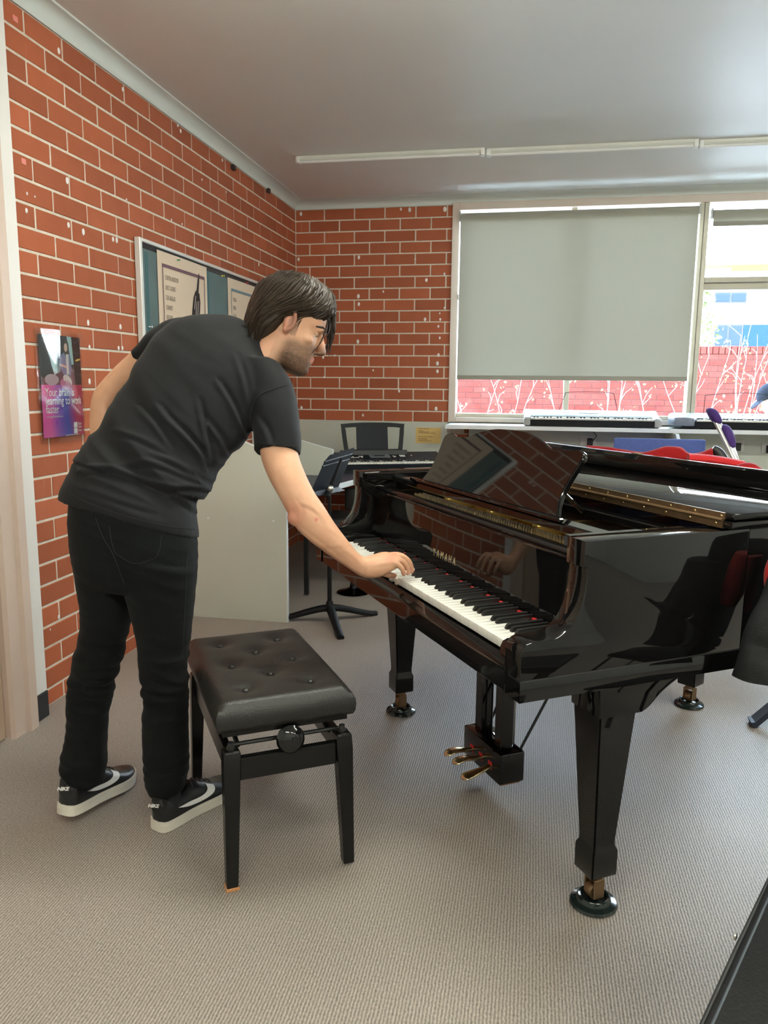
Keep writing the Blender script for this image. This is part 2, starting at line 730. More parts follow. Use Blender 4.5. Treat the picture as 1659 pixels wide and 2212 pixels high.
for r in range(18, 31):
    zb, zt = max(ZT - CRS * r + 0.005, 0.003), ZT - CRS * r + 0.081
    for n in range(22):
        x0 = WX0 + 0.005 + 0.24 * n + (0.12 if r % 2 else 0)
        if zt < WZ0:
            box(rest, x0, min(x0 + 0.23, ROOM_X), 0, 0.02, zb, zt)
o = obj('brick_courses', rest, M_BRICK, wall_back, 0)
o['kind'] = 'stuff'

# blobs of old adhesive putty and paper scraps on the brickwork
M_PUTTY = mat('putty', (0.80, 0.78, 0.78), 0.7)
M_PINKBIT = mat('pink_scrap', (0.75, 0.25, 0.22), 0.7)
M_DARKBIT = mat('dark_fixing', (0.03, 0.02, 0.02), 0.6)
pb, pk, dk = nb(), nb(), nb()


def on_left(px, py):
    d = at(px, py, 1) - CAM
    return CAM + d * (-CAM.x / d.x)


def on_back(px, py):
    d = at(px, py, 1) - CAM
    return CAM + d * (-CAM.y / d.y)


for (px, py, s) in [(127, 110, 7), (148, 486, 7), (180, 501, 8), (244, 517, 6), (252, 519, 7), (190, 697, 8), (260, 706, 7), (193, 750, 6),
                    (256, 752, 6), (264, 752, 6), (193, 824, 8), (127, 1333, 6), (390, 283, 5), (145, 390, 8), (57, 455, 6), (265, 193, 5),
                    (58, 418, 4), (75, 425, 3), (480, 346, 4), (436, 388, 3), (488, 415, 3), (370, 475, 3), (273, 431, 3), (393, 484, 3),
                    (384, 271, 4), (559, 571, 5), (160, 1465, 4), (108, 1360, 3)]:
    p = on_left(px, py)
    d = (p - CAM).length
    sphere(pb, p, 0.004, s * d / FPX * .55, s * d / FPX * .8, 8, 6)
for (px, py, s) in [(775, 556, 5), (866, 452, 4), (885, 453, 6), (897, 560, 3), (961, 452, 7), (650, 462, 5), (645, 560, 5), (921, 605, 5), (918, 690, 5), (950, 677, 3),
                    (951, 690, 4), (947, 705, 4), (950, 730, 4), (947, 767, 5), (945, 785, 6), (945, 802, 5), (774, 640, 6), (775, 657, 5), (773, 738, 6),
                    (698, 772, 4), (723, 768, 3), (651, 881, 5), (784, 897, 4), (942, 883, 6), (960, 592, 4), (960, 665, 3), (806, 800, 3), (862, 845, 4),
                    (700, 815, 3), (828, 630, 3)]:
    p = on_back(px, py)
    d = (p - CAM).length
    sphere(pb, p, s * d / FPX * .55, 0.004, s * d / FPX * .8, 8, 6)
for (px, py, s) in [(50, 350, 10), (32, 42, 8)]:
    p = on_left(px, py)
    box(pk, -.001, .003, p.y - .013, p.y + .013, p.z - .008, p.z + .012)
for (px, py, s) in [(501, 362, 5), (577, 412, 6)]:
    p = on_left(px, py)
    box(dk, -.001, .02, p.y - .02, p.y + .02, p.z - .014, p.z + .014)
o = obj('putty_blobs', pb, M_PUTTY, wall_left); o['kind'] = 'stuff'; o['label'] = 'small white blobs of adhesive putty on the bricks'
obj('paper_scrap', pk, M_PINKBIT, wall_left)
obj('wall_fixing', dk, M_DARKBIT, wall_left)

# cornice
CN = 0.068


def cornice_profile(k=7):
    pts = [(0.0, ROOM_Z), (0.0, 2.647), (0.006, 2.647)]
    for i in range(k + 1):
        a = PI / 2 * i / k
        pts.append((0.010 + (CN - 0.014) * (1 - math.cos(a)), 2.652 + (ROOM_Z - 2.658) * math.sin(a)))
    pts.append((CN, ROOM_Z))
    return pts


bm = nb(); prism(bm, cornice_profile(), 'y', -3.62, 0.0)
struct('trim_2', bm, M_CORNICE, label='white cove cornice above the long brick wall')
bm = nb(); prism(bm, [(-p[0], p[1]) for p in cornice_profile()], 'x', 0.0, ROOM_X)
struct('trim_3', bm, M_CORNICE, label='white cove cornice above the window wall')
bm = nb(); prism(bm, [(p[0], p[1]) for p in cornice_profile()], 'y', ROOM_Y, -3.62)
struct('trim_4', bm, M_CORNICE)

# white return panel with black skirting, then the door frame and door
bm = nb(); box(bm, -0.15, 0.054, -3.615, -3.528, 0.105, ROOM_Z, 0.002)
struct('trim_5', bm, M_WHITE, label='white painted panel between brick wall and door frame')
bm = nb(); box(bm, -0.15, 0.057, -3.615, -3.527, 0.0, 0.105, 0.002)
struct('baseboard_left', bm, M_BLACKRUB, label='black vinyl skirting')
bm = nb()
prism(bm, [(-0.15, -3.617), (0.072, -3.617), (0.078, -3.625), (0.078, -3.668), (0.064, -3.676), (0.064, -3.74), (0.05, -3.75), (-0.15, -3.75)], 'z', 0, 2.35)
box(bm, -0.15, 0.07, -4.66, -3.617, 2.28, 2.40)
box(bm, -0.15, 0.07, -4.75, -4.66, 0, 2.35)
struct('trim_6', bm, M_JAMB, label='pinkish beige moulded door frame')
dr = nb(); box(dr, -0.09, 0.03, -4.66, -3.752, 0.006, 2.28, 0.002)
d1 = struct('door_1', dr, M_DOOR, label='beige painted door')
bm = nb(); tube(bm, [(0.03, -4.55, 1.0), (0.085, -4.55, 1.0), (0.085, -4.44, 1.0)], 0.009)
obj('door_handle', bm, mat('steel', (0.55, 0.55, 0.55), 0.25, 1.0), d1)

# ------------------------------------------------------------------ windows
w1 = struct('window_1', (lambda b: (box(b, WX0 - 0.004, WX0 + 0.052, -0.022, 0.12, 1.02, 2.66, 0.003), b)[1])(nb()), M_FRAME,
            label='painted window frame around roller blinds')
b = nb(); box(b, WX0 + 0.052, WX1, -0.022, 0.12, 2.605, 2.66, 0.003); obj('head_frame', b, M_FRAME, w1)
b = nb(); box(b, WX0 + 0.052, WX1, -0.03, 0.14, 1.025, 1.06, 0.003); obj('sill', b, M_FRAME, w1)
b = nb(); box(b, 3.005, 3.032, -0.018, 0.12, 1.06, 2.605, 0.003); box(b, 3.036, 3.068, -0.012, 0.12, 1.06, 2.605, 0.003); obj('mullion', b, M_FRAME2, w1)
b = nb(); box(b, 2.115, 2.155, 0.03, 0.12, 1.06, 2.605, 0.003); obj('mullion', b, M_FRAME2, w1)
b = nb(); box(b, WX0 + 0.052, 3.005, 0.03, 0.12, 1.06, 1.09, 0.003); obj('lower_rail', b, M_FRAME2, w1)
for x0 in (3.068,):
    x1 = WX1 - 0.06
    b = nb(); box(b, x0, x1, -0.006, 0.12, 2.055, 2.092, 0.004); box(b, x0, x1, 0.01, 0.12, 2.005, 2.05, 0.004); obj('transom', b, M_FRAME2, w1)
    b = nb(); box(b, x0, x1, 0.03, 0.12, 1.06, 1.09, 0.003); obj('lower_rail', b, M_FRAME2, w1)
b = nb(); box(b, WX1 - 0.06, WX1, -0.022, 0.12, 1.06, 2.605, 0.003); obj('side_frame', b, M_FRAME, w1)
for (x0, x1, z0, z1) in [(1.292, 2.115, 1.09, 2.605), (2.155, 3.005, 1.09, 2.605), (3.068, 4.66, 1.09, 2.005), (3.068, 4.66, 2.092, 2.605)]:
    b = nb(); box(b, x0, x1, 0.085, 0.089, z0, z1); obj('pane', b, M_GLASS, w1)
b = nb(); box(b, 1.293, 1.31, -0.04, -0.016, 1.95, 1.99, 0.003); obj('blind_clip', b, M_WHITE, w1)

# ------------------------------------------------------------------ roller blinds


def blind_material():
    m = bpy.data.materials.new('blind_fabric')
    m.use_nodes = True
    t = m.node_tree
    t.nodes.clear()
    o = t.nodes.new('ShaderNodeOutputMaterial')
    d = t.nodes.new('ShaderNodeBsdfDiffuse')
    d.inputs[0].default_value = (0.350, 0.338, 0.285, 1)
    tr = t.nodes.new('ShaderNodeBsdfTranslucent')
    tr.inputs[0].default_value = (0.50, 0.48, 0.38, 1)
    mx = t.nodes.new('ShaderNodeMixShader')
    mx.inputs[0].default_value = 0.05
    g = t.nodes.new('ShaderNodeNewGeometry')
    n = t.nodes.new('ShaderNodeTexNoise')
    n.inputs['Scale'].default_value = 400
    bp = t.nodes.new('ShaderNodeBump')
    bp.inputs['Strength'].default_value = 0.15
    bp.inputs['Distance'].default_value = 0.001
    t.links.new(g.outputs['Position'], n.inputs['Vector'])
    t.links.new(n.outputs['Fac'], bp.inputs['Height'])
    t.links.new(bp.outputs[0], d.inputs['Normal'])
    t.links.new(d.outputs[0], mx.inputs[1])
    t.links.new(tr.outputs[0], mx.inputs[2])
    t.links.new(mx.outputs[0], o.inputs[0])
    return m


M_BLIND = blind_material()


def blind(label, x0, x1, zb, zr):
    t = thing('roller_blind', label, 'blind', ((x0 + x1) / 2, -0.045, zb), group='roller blinds in the window')
    cx = (x0 + x1) / 2
    w = (x1 - x0) / 2
    h = zr - zb
    b = nb(); lathe(b, [(0.0, -w), (0.030, -w), (0.030, w), (0.0, w)], 24, (0, 0, h), 'x'); obj('roller', b, M_BLIND, t)
    b = nb(); n = 40
    rows = []
    for j in range(13):
        z = h * j / 12
        rows.append([b.verts.new((-w + 2 * w * i / n, -0.031 + 0.002 * math.sin(i * .5 + j * .15) * (1 - j / 12), z)) for i in range(n + 1)])
    for ra, rb in zip(rows[:-1], rows[1:]):
        for i in range(n):
            b.faces.new((ra[i], ra[i + 1], rb[i + 1], rb[i]))
    obj('fabric', b, M_BLIND, t, recalc=False)
    b = nb(); box(b, -w, w, -0.036, -0.024, -0.002, 0.03, 0.004, 2); obj('bottom_rail', b, M_BLIND, t)
    for s in (-1, 1):
        b = nb(); box(b, s * (w + .006) - .004, s * (w + .006) + .004, -0.03, 0.03, h - .03, h + .04, .002); obj('bracket', b, mat('bracket_grey', (.4, .4, .38), .4), t)
    return t


blind('pale grey-green roller blind drawn most of the way down', 1.305, 2.985, 1.352, 2.545)
blind('pale grey-green roller blind rolled nearly all the way up', 3.085, 4.62, 2.43, 2.515)

# ------------------------------------------------------------------ outdoors
M_PAVE = mat('courtyard_paving', (0.45, 0.42, 0.38), 0.9, vary=0.15, nscale=2)
b = nb(); box(b, -12, 30, 0.2, 40, -0.3, -0.12); struct('ground_outside', b, M_PAVE)
FY, FT = 6.3, 1.80
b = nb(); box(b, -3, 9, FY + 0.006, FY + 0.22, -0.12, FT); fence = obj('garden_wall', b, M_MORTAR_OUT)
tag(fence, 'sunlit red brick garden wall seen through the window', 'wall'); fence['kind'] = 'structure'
fb = []
restb = nb()
for r in range(22):
    zt = FT - r * CRS - .004
    zb = zt - .077
    off = 0.12 if r % 2 else 0
    for n in range(-13, 38):
        x0 = n * 0.24 + off
        vis_ = 0.75 < zt and 0.5 < x0 < 5.3 and not (x0 < 3.75 and zt > 1.50)
        if vis_:
            fb.append((x0, zb))
        elif -3 < x0 < 8.7 and zb > -.1:
            box(restb, x0, x0 + .23, FY - .002, FY + .02, zb, zt)
fb = fb[:285]
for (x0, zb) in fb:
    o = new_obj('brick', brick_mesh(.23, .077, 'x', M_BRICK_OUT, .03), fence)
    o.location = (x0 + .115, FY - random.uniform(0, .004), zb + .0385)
for n in range(-34, 100):
    x0 = n * .086
    if 3.8 < x0 < 5.4:
        o = new_obj('coping_brick', brick_mesh(.076, .11, 'x', M_BRICK_OUT, .23), fence)
        o.location = (x0 + .038, FY - .012, FT + .058)
    else:
        box(restb, x0, x0 + .076, FY - .012, FY + .22, FT + .004, FT + .113)
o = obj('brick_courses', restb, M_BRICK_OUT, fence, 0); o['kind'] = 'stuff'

# house beyond the garden wall
hs = thing('neighbouring_house', 'bright rendered house with small upper window beyond the garden wall', 'house', (6, 18, 0))
M_RENDER = mat('house_render', (0.82, 0.80, 0.76), 0.9, vary=0.05, nscale=1)
M_DARKGL = mat('dark_window', (0.018, 0.026, 0.040), 0.9, spec=0.0)
M_BLUE = mat('blue_cladding', (0.010, 0.024, 0.070), 0.9, spec=0.0)
b = nb(); box(b, -8, 10, 0, 6, -0.1, 6.5); obj('wall', b, M_RENDER, hs)
b = nb(); box(b, -8.4, 10.4, -0.9, 6, 6.5, 6.7); obj('eave', b, mat('timber_fascia', (.14, .085, .04), .8, spec=0.1), hs)


def hwin(x, z, w, h):
    d = at(x, z, 1) - CAM
    p = CAM + d * ((18 - CAM.y) / d.y)
    s = p.x - 6
    b = nb(); box(b, s - w / 2, s + w / 2, -.03, .05, p.z - h / 2, p.z + h / 2); wf = obj('window', b, mat('window_trim_grey', (.03, .034, .04), .9, spec=0.0), hs)
    for k in (0, 1):
        b = nb(); box(b, s - w / 2 + .04 + k * w / 2, s - .04 + k * w / 2, -.045, .0, p.z - h / 2 + .05, p.z + h / 2 - .05); obj('pane', b, M_DARKGL, wf)


hwin(1578, 643, .85, .3)
hwin(1572, 725, .75, .62)
d = at(1640, 727, 1) - CAM
p = CAM + d * ((18 - CAM.y) / d.y)
b = nb(); box(b, p.x - 6 - .45, p.x - 6 + 1.5, -.06, .05, p.z - .32, p.z + .33); obj('blue_panel', b, M_BLUE, hs)
hwin(1648, 728, .6, .4)
# a small roof fascia of the porch just above the transom
d = at(1590, 582, 1) - CAM
p = CAM + d * ((2.2 - CAM.y) / d.y)
b = nb(); box(b, 2.4, 7, 1.8, 2.2, p.z - .02, p.z + .035, .004); tag(obj('timber_beam', b, mat('timber_fascia', (.14, .085, .04), .8, spec=0.1)), 'timber veranda beam crossing the sky outside', 'beam')
b = nb(); box(b, 6.86, 6.98, 1.94, 2.06, -.12, p.z - .02); obj('post', b, mat('timber_fascia', (.14, .085, .04), .8, spec=0.1), bpy.data.objects['timber_beam'])

# bare bleached shrubs in front of the garden wall
M_TWIG = mat('bleached_twig', (0.17, 0.15, 0.135), 0.8)
M_LEAF = mat('yellow_leaf', (0.20, 0.16, 0.04), 0.7, vary=0.2, nscale=20)
M_GREEN = mat('green_leaf', (0.07, 0.11, 0.02), 0.6, vary=0.3, nscale=12)


def leaf(bm, p, s):
    q = Quaternion((random.random() - .5, random.random() - .5, random.random() - .5, random.random() - .5)).normalized()
    vs_ = [bm.verts.new(p + q @ V3(c) * s) for c in [(0, 0, 0), (.35, .5, .08), (0, 1, 0), (-.35, .5, .08)]]
    bm.faces.new(vs_)


def shrub(label, x, y, h, stems, leaves, seed):
    random.seed(seed)
    t = thing('bare_shrub', label, 'shrub', (x, y, -.12), group='bare shrubs along the garden wall')
    b, l = nb(), nb()
    for s in range(stems):
        a = random.uniform(0, 2 * PI)
        lean = random.uniform(.02, .16)
        p = V3((random.uniform(-.12, .12), random.uniform(-.08, .08), 0))
        pts = [p.copy()]
        d = V3((math.cos(a) * lean, math.sin(a) * lean * .5, 1))
        for k in range(7):
            d += V3((random.uniform(-.13, .13), random.uniform(-.05, .05), 0))
            pts.append(pts[-1] + d.normalized() * h / 7)
        tube(b, pts, [.009 * (1 - k / 9) for k in range(8)], 5)
        for k in range(2, 8):
            if random.random() < .8:
                q = pts[k]
                dd = V3((random.uniform(-.8, .8), random.uniform(-.3, .3), random.uniform(.5, 1))).normalized()
                e = q + dd * h * random.uniform(.06, .14)
                tube(b, [q, (q + e) / 2 + V3((random.uniform(-.03, .03), 0, .02)), e], [.004, .0035, .002], 4)
                for j in range(leaves):
                    leaf(l, e + V3((random.uniform(-.07, .07), random.uniform(-.05, .05), random.uniform(-.07, .07))), random.uniform(.03, .06))
    obj('branches', b, M_TWIG, t)
    if leaves:
        obj('leaves', l, M_LEAF, t, 0, False)


for i, (x, h, st, lv) in enumerate([(0.95, 1.75, 3, 1), (1.65, 1.7, 3, 3), (2.3, 1.6, 3, 6), (2.95, 1.75, 4, 1), (3.6, 1.7, 2, 3), (4.2, 1.9, 4, 4), (4.75, 2.15, 8, 3), (5.85, 2.1, 7, 3)]):
    shrub(['thin bare shrub at far end of garden wall', 'bare shrub with few dry leaves under blind edge', 'low shrub with yellow leaves behind silver keyboard', 'many-stemmed bare shrub behind silver keyboard end',
           'sparse bare shrub by window mullion', 'tall pale shrub beside window mullion', 'densest pale shrub in uncovered window', 'pale shrub partly behind capped person'][i], x, 5.55, h, st, lv, 40 + i)
random.seed(11)
tr = thing('garden_tree', 'leafy green tree rising beside the window mullion', 'tree', (4.42, 7.6, -.12))
b = nb(); tube(b, [(0, 0, 0), (.05, 0, 1.2), (0, .05, 2.2), (.05, 0, 2.9)], [.06, .05, .035, .015], 8); obj('trunk', b, M_TWIG, tr)
l = nb()
for k in range(900):
    a, r_ = random.uniform(0, 2 * PI), random.uniform(0, 1) ** .5
    z = random.uniform(1.7, 3.0)
    w = .42 * math.sin((z - 1.5) / 1.7 * PI)
    leaf(l, V3((math.cos(a) * r_ * w, math.sin(a) * r_ * w, z)), random.uniform(.05, .1))
obj('leaves', l, M_GREEN, tr, 0, False)
random.seed(7)
# ------------------------------------------------------------------ grand piano
PO, PU, PV = V3((1.752, -3.736, 0)), V3((0.5384, -0.8427, 0)), V3((0.8427, 0.5384, 0))
PM = basis(PO, PU, PV, (0, 0, 1))


def lacquer_material():
    m = bpy.data.materials.new('black_lacquer')
    m.use_nodes = True
    t = m.node_tree
    b = t.nodes['Principled BSDF']
    b.inputs['Base Color'].default_value = (0.0045, 0.0043, 0.0043, 1)
    b.inputs['IOR'].default_value = 1.45
    b.inputs['Specular IOR Level'].default_value = 0.5
    # faint dust on the polish
    g = t.nodes.new('ShaderNodeNewGeometry')
    n = t.nodes.new('ShaderNodeTexNoise')
    n.inputs['Scale'].default_value = 6
    n.inputs['Detail'].default_value = 6
    mr = t.nodes.new('ShaderNodeMapRange')
    mr.inputs['To Min'].default_value = 0.015
    mr.inputs['To Max'].default_value = 0.055
    t.links.new(g.outputs['Position'], n.inputs['Vector'])
    t.links.new(n.outputs['Fac'], mr.inputs['Value'])
    t.links.new(mr.outputs[0], b.inputs['Roughness'])
    return m


M_LAC = lacquer_material()
M_WKEY = mat('white_key_plastic', (0.80, 0.78, 0.72), 0.18, vary=0.02, nscale=20)
M_BKEY = mat('black_key_satin', (0.010, 0.010, 0.010), 0.38)
M_GOLD = mat('gold_plate_paint', (0.50, 0.33, 0.08), 0.35, 0.6, vary=0.1, nscale=6)
M_BRASS = mat('brass', (0.66, 0.50, 0.26), 0.22, 1.0)
M_PEDAL = mat('worn_brass', (0.70, 0.57, 0.34), 0.25, 1.0, vary=.2, nscale=30)
M_BRASSD = mat('aged_brass', (0.24, 0.155, 0.085), 0.42, 0.85, vary=0.25, nscale=40)
M_LETTER = mat('gilt_letters', (0.70, 0.58, 0.33), 0.35, 0.7)
M_RED = mat('red_felt', (0.55, 0.02, 0.02), 0.95)
M_WOODIN = mat('inner_wood', (0.30, 0.13, 0.045), 0.45, vary=0.2, nscale=10, stretch=(1, 14, 14))
M_STEELP = mat('nickel', (0.45, 0.43, 0.40), 0.3, 1.0)
M_CUP = mat('dark_green_cup', (0.010, 0.016, 0.015), 0.15)

piano = thing('grand_piano', 'polished black grand piano with music desk raised and front lid folded back', 'piano', matrix=PM)
HW = 0.745          # half width
ARM = 0.068


def cheek_profile():
    p = [(-0.316, 0.680), (-0.316, 0.735)]
    for k in range(1, 7):                        # rounded front of the cheek
        a = PI / 2 * k / 6
        p.append((-0.316 + 0.03 * (1 - math.cos(a)), 0.735 + 0.03 * math.sin(a)))
    curve = spline([(-0.286, 0.765), (-0.235, 0.7665), (-0.203, 0.780), (-0.178, 0.808), (-0.163, 0.850), (-0.158, 0.895)], 5)
    p += [tuple(c) for c in curve[1:]]
    p += [(-0.158, 0.916), (-0.166, 0.918), (-0.166, 0.976), (0.30, 0.976), (0.30, 0.680)]
    return p


for s in (1, -1):
    b = nb()
    a0, a1 = (HW - ARM, HW) if s > 0 else (-HW, -HW + ARM)
    prism(b, cheek_profile(), 'x', a0, a1, 0.003)
    obj('cheek', b, M_LAC, piano)

# rim: straight spine, tail and bent side
outer = [(HW, 0.30)] + [tuple(p) for p in spline([(HW, 0.30), (0.735, 0.42), (0.67, 0.56), (0.52, 0.70), (0.35, 0.82), (0.20, 0.94), (0.05, 1.06), (-0.14, 1.165), (-0.40, 1.215), (-0.62, 1.20), (-0.725, 1.12), (-HW, 0.98)], 5)[1:]] + [(-HW, 0.30)]


def offset_path(path, d):
    res = []
    for i, p in enumerate(path):
        a = path[max(i - 1, 0)]
        c = path[min(i + 1, len(path) - 1)]
        t = V3((c[0] - a[0], c[1] - a[1], 0)).normalized()
        n = V3((-t.y, t.x, 0))
        res.append((p[0] + n.x * d, p[1] + n.y * d))
    return res


inner = offset_path(outer, 0.068)


def band(bm, po, pi, z0, z1):
    rings = []
    for o_, i_ in zip(po, pi):
        rings.append([bm.verts.new((o_[0], o_[1], z0)), bm.verts.new((o_[0], o_[1], z1 - .003)), bm.verts.new((o_[0] * .998, o_[1], z1)), bm.verts.new((i_[0], i_[1], z1)), bm.verts.new((i_[0], i_[1], z0))])
    ring_faces(bm, rings)


b = nb(); band(b, outer, inner, 0.680, 0.976); obj('rim', b, M_LAC, piano)
b = nb()
lo = [(HW, -0.316)] + outer + [(-HW, -0.316)]
band(b, lo, offset_path(lo, 0.06), 0.632, 0.678)
obj('lower_rim', b, M_LAC, piano)
b = nb(); band(b, [(p[0] * .9985, p[1]) for p in lo], offset_path(lo, 0.05), 0.676, 0.682); obj('rim_seam', b, M_BLACKRUB, piano)

# soundboard, iron plate and strings, seen through the openings
b = nb()
poly = [(p[0] * .97, p[1]) for p in inner if p[1] > -0.05]
poly = [(0.66, -0.045)] + poly + [(-0.66, -0.045)]
va = [b.verts.new((p[0], p[1], 0.835)) for p in poly]
b.faces.new(va)
obj('soundboard', b, M_WOODIN, piano, 0)
b = nb()
box(b, -0.67, 0.67, -0.045, 0.085, 0.840, 0.876, 0.006)
for u in (-0.42, -0.12, 0.16, 0.42):
    box(b, u - .015, u + .015, 0.08, .62, 0.86, 0.90, 0.006)
box(b, -0.67, 0.67, 0.19, 0.24, 0.85, 0.89, 0.006)
prism(b, [(0.67, 0.09), (0.67, 0.42), (0.45, 0.30), (0.30, 0.09)], 'z', 0.85, 0.885)
obj('iron_plate', b, M_GOLD, piano)
b = nb()
random.seed(3)
for i in range(88):
    u = -0.62 + 1.24 * i / 87
    for r_ in range(3):
        lathe(b, [(0.0032, 0.870), (0.0032, 0.892), (0.0, 0.892)], 6, (u + .004 * r_, 0.045 + 0.016 * r_, 0))
o = obj('tuning_pins', b, M_STEELP, piano); o['kind'] = 'stuff'
b = nb()
for i in range(110):
    u = -0.62 + 1.24 * i / 109
    box(b, u - .0006, u + .0006, 0.08, 0.55, 0.899, 0.9005)
o = obj('strings', b, M_STEELP, piano, 0); o['kind'] = 'stuff'
b = nb(); box(b, 0.30, 0.62, 0.10, 0.115, 0.886, 0.902, .003); obj('string_felt', b, M_RED, piano)

# key bed, key slip, blocks
b = nb(); box(b, -HW + ARM, HW - ARM, -0.274, 0.0, 0.640, 0.690); obj('key_bed', b, M_LAC, piano)
b = nb()
prism(b, [(-0.300, 0.640), (-0.312, 0.650), (-0.312, 0.680), (-0.306, 0.688), (-0.280, 0.697), (-0.274, 0.694), (-0.274, 0.640)], 'x', -HW + ARM, HW - ARM)
obj('key_slip', b, M_LAC, piano)
b = nb(); box(b, -HW + ARM, HW - ARM, -0.312, -0.286, 0.632, 0.652, .002); obj('key_bed_front', b, M_LAC, piano)
for s in (1, -1):
    b = nb()
    x0, x1 = (0.6135, HW - ARM - .001) if s > 0 else (-HW + ARM + .001, -0.6135)
    prism(b, [(-0.290, 0.66), (-0.290, 0.715), (-0.284, 0.728), (-0.272, 0.733), (-0.116, 0.735), (-0.116, 0.66)], 'x', x0, x1, .002)
    kb = obj('key_block', b, M_LAC, piano)
    if s > 0:
        b = nb()
        Mq = basis((0.604, -0.150, 0.736), (1, 0, 0), (0, .86, .5), (0, -.5, .86))
        flat_poly(b, [(0, 0), (.072, 0), (.072, .028), (.066, .034), (.006, .034), (0, .028)], Mq, .0015)
        pq = obj('brass_plaque', b, M_BRASS, kb)
        b = nb()
        random.seed(5)
        for row in range(3):
            x = .008
            while x < .062:
                w = random.uniform(.006, .013)
                flat_poly(b, [(x, .0075 + row * .009), (x + w, .0075 + row * .009), (x + w, .010 + row * .009), (x, .010 + row * .009)], Mq @ Matrix.Translation((0, 0, .0015)), .0003)
                x += w + .0025
        obj('engraving', b, mat('engraving_dark', (.10, .06, .02), .6), kb)

# keys: 52 white, 36 black
KW = 1.222 / 52
ZK = 0.7195
pat = [1, 0, 1, 1, 0, 1, 1]       # black key to the right of A B C D E F G
wkm = {}


def white_mesh(lc, rc):
    k = (lc, rc)
    if k not in wkm:
        b = nb()
        w = KW / 2 - 0.0005
        nl, nr = (0.0062 if lc else 0), (0.0062 if rc else 0)
        pts = [(-w, -0.267), (w, -0.267), (w, -0.219), (w - nr, -0.219), (w - nr, -0.112), (-w + nl, -0.112), (-w + nl, -0.219), (-w, -0.219)]
        cl = []
        for p in pts:
            if not cl or (abs(cl[-1][0] - p[0]) + abs(cl[-1][1] - p[1])) > 1e-6:
                cl.append(p)
        prism(b, cl, 'z', ZK - .022, ZK, 0.0009)
        wkm[k] = finish(b, 'white_key', 30)
        wkm[k].materials.append(M_WKEY)
    return wkm[k]


b = nb()
prism(b, [(-0.222, ZK - .01), (-0.218, ZK + .003), (-0.213, ZK + .0115), (-0.206, ZK + .0125), (-0.113, ZK + .0125), (-0.113, ZK - .01)], 'x', -.0057, .0057, .0012)
bkm = finish(b, 'black_key', 30)
bkm.materials.append(M_BKEY)
for i in range(52):
    n = i % 7                                     # 0 = A
    rc = pat[n] and i < 51
    lc = i > 0 and pat[(i - 1) % 7]
    x = -0.611 + KW * (i + .5)
    o = new_obj('white_key', white_mesh(bool(lc), bool(rc)), piano)
    pressed = i in (21, 23)
    o.location = (x, 0, -0.006 if pressed else random.uniform(-.0003, .0003))
    if rc:
        o = new_obj('black_key', bkm, piano)
        o.location = (x + KW / 2, 0, random.uniform(-.0003, .0003))
b = nb(); box(b, -.611, .611, -.118, -.111, .69, ZK + .005); obj('name_board_felt', b, M_RED, piano)

# fall board with the maker's name, and the rail above it
b = nb()
prism(b, [(-0.112, 0.716), (-0.096, 0.716), (-0.080, 0.905), (-0.086, 0.912), (-0.096, 0.905)], 'x', -HW + ARM + .002, HW - ARM - .002, .001)
fall = obj('fallboard', b, M_LAC, piano)
nrm = V3((0, -(0.905 - 0.716), 0.016)).normalized()
upv = V3((0, 0.016, 0.189)).normalized()
Mt = basis((-0.130, -0.1083, 0.760), (1, 0, 0), upv, nrm)
text_obj('lettering', 'YAMAHA', 0.034, M_LETTER, fall, Mt @ Matrix.Translation((0, 0, .0008)), 0.0004, 'LEFT', 0.78, 1.75)
b = nb()
prism(b, [(-0.098, 0.906), (-0.100, 0.914), (-0.094, 0.919), (-0.070, 0.922), (-0.060, 0.918), (-0.060, 0.906)], 'x', -HW + ARM + .002, HW - ARM - .002)
box(b, -HW + ARM + .002, HW - ARM - .002, -0.104, -0.092, 0.900, 0.907, .002)
obj('lock_rail', b, M_LAC, piano)
b = nb(); box(b, -HW + ARM + .002, HW - ARM - .002, -0.060, -0.050, 0.78, 0.912); obj('action_rail', b, M_LAC, piano)
b = nb()
random.seed(8)
for i in range(26):
    u = .30 + .34 * i / 25
    box(b, u - .003, u + .003, -0.048, -0.034, 0.870, 0.882)
o = obj('hammer_felts', b, M_RED, piano, 0); o['kind'] = 'stuff'

# music shelf: side rails, cross rail and slide
b = nb()
box(b, -0.690, -0.640, -0.150, 0.20, 0.945, 0.972, .003)
box(b, 0.640, 0.690, -0.150, 0.20, 0.945, 0.972, .003)
box(b, -0.640, 0.640, -0.040, 0.012, 0.938, 0.962, .004)
box(b, -0.640, 0.640, 0.165, 0.20, 0.94, 0.962, .003)
shelf = obj('music_shelf', b, M_LAC, piano)
b = nb(); box(b, -0.47, 0.47, -0.046, -0.030, 0.9625, 0.974, .003); obj('ledge', b, M_LAC, shelf)

# music desk: scalloped board leaning back


def desk_outline():
    half = [(0.0, 0.232), (0.10, 0.228), (0.19, 0.210), (0.25, 0.190), (0.315, 0.186), (0.372, 0.196), (0.402, 0.190), (0.413, 0.172), (0.405, 0.135), (0.398, 0.085), (0.404, 0.040), (0.425, 0.002)]
    s = spline(half, 5)
    return [(x, y) for x, y in s] + [(-x, y) for x, y in s[::-1] if x > 1e-6]


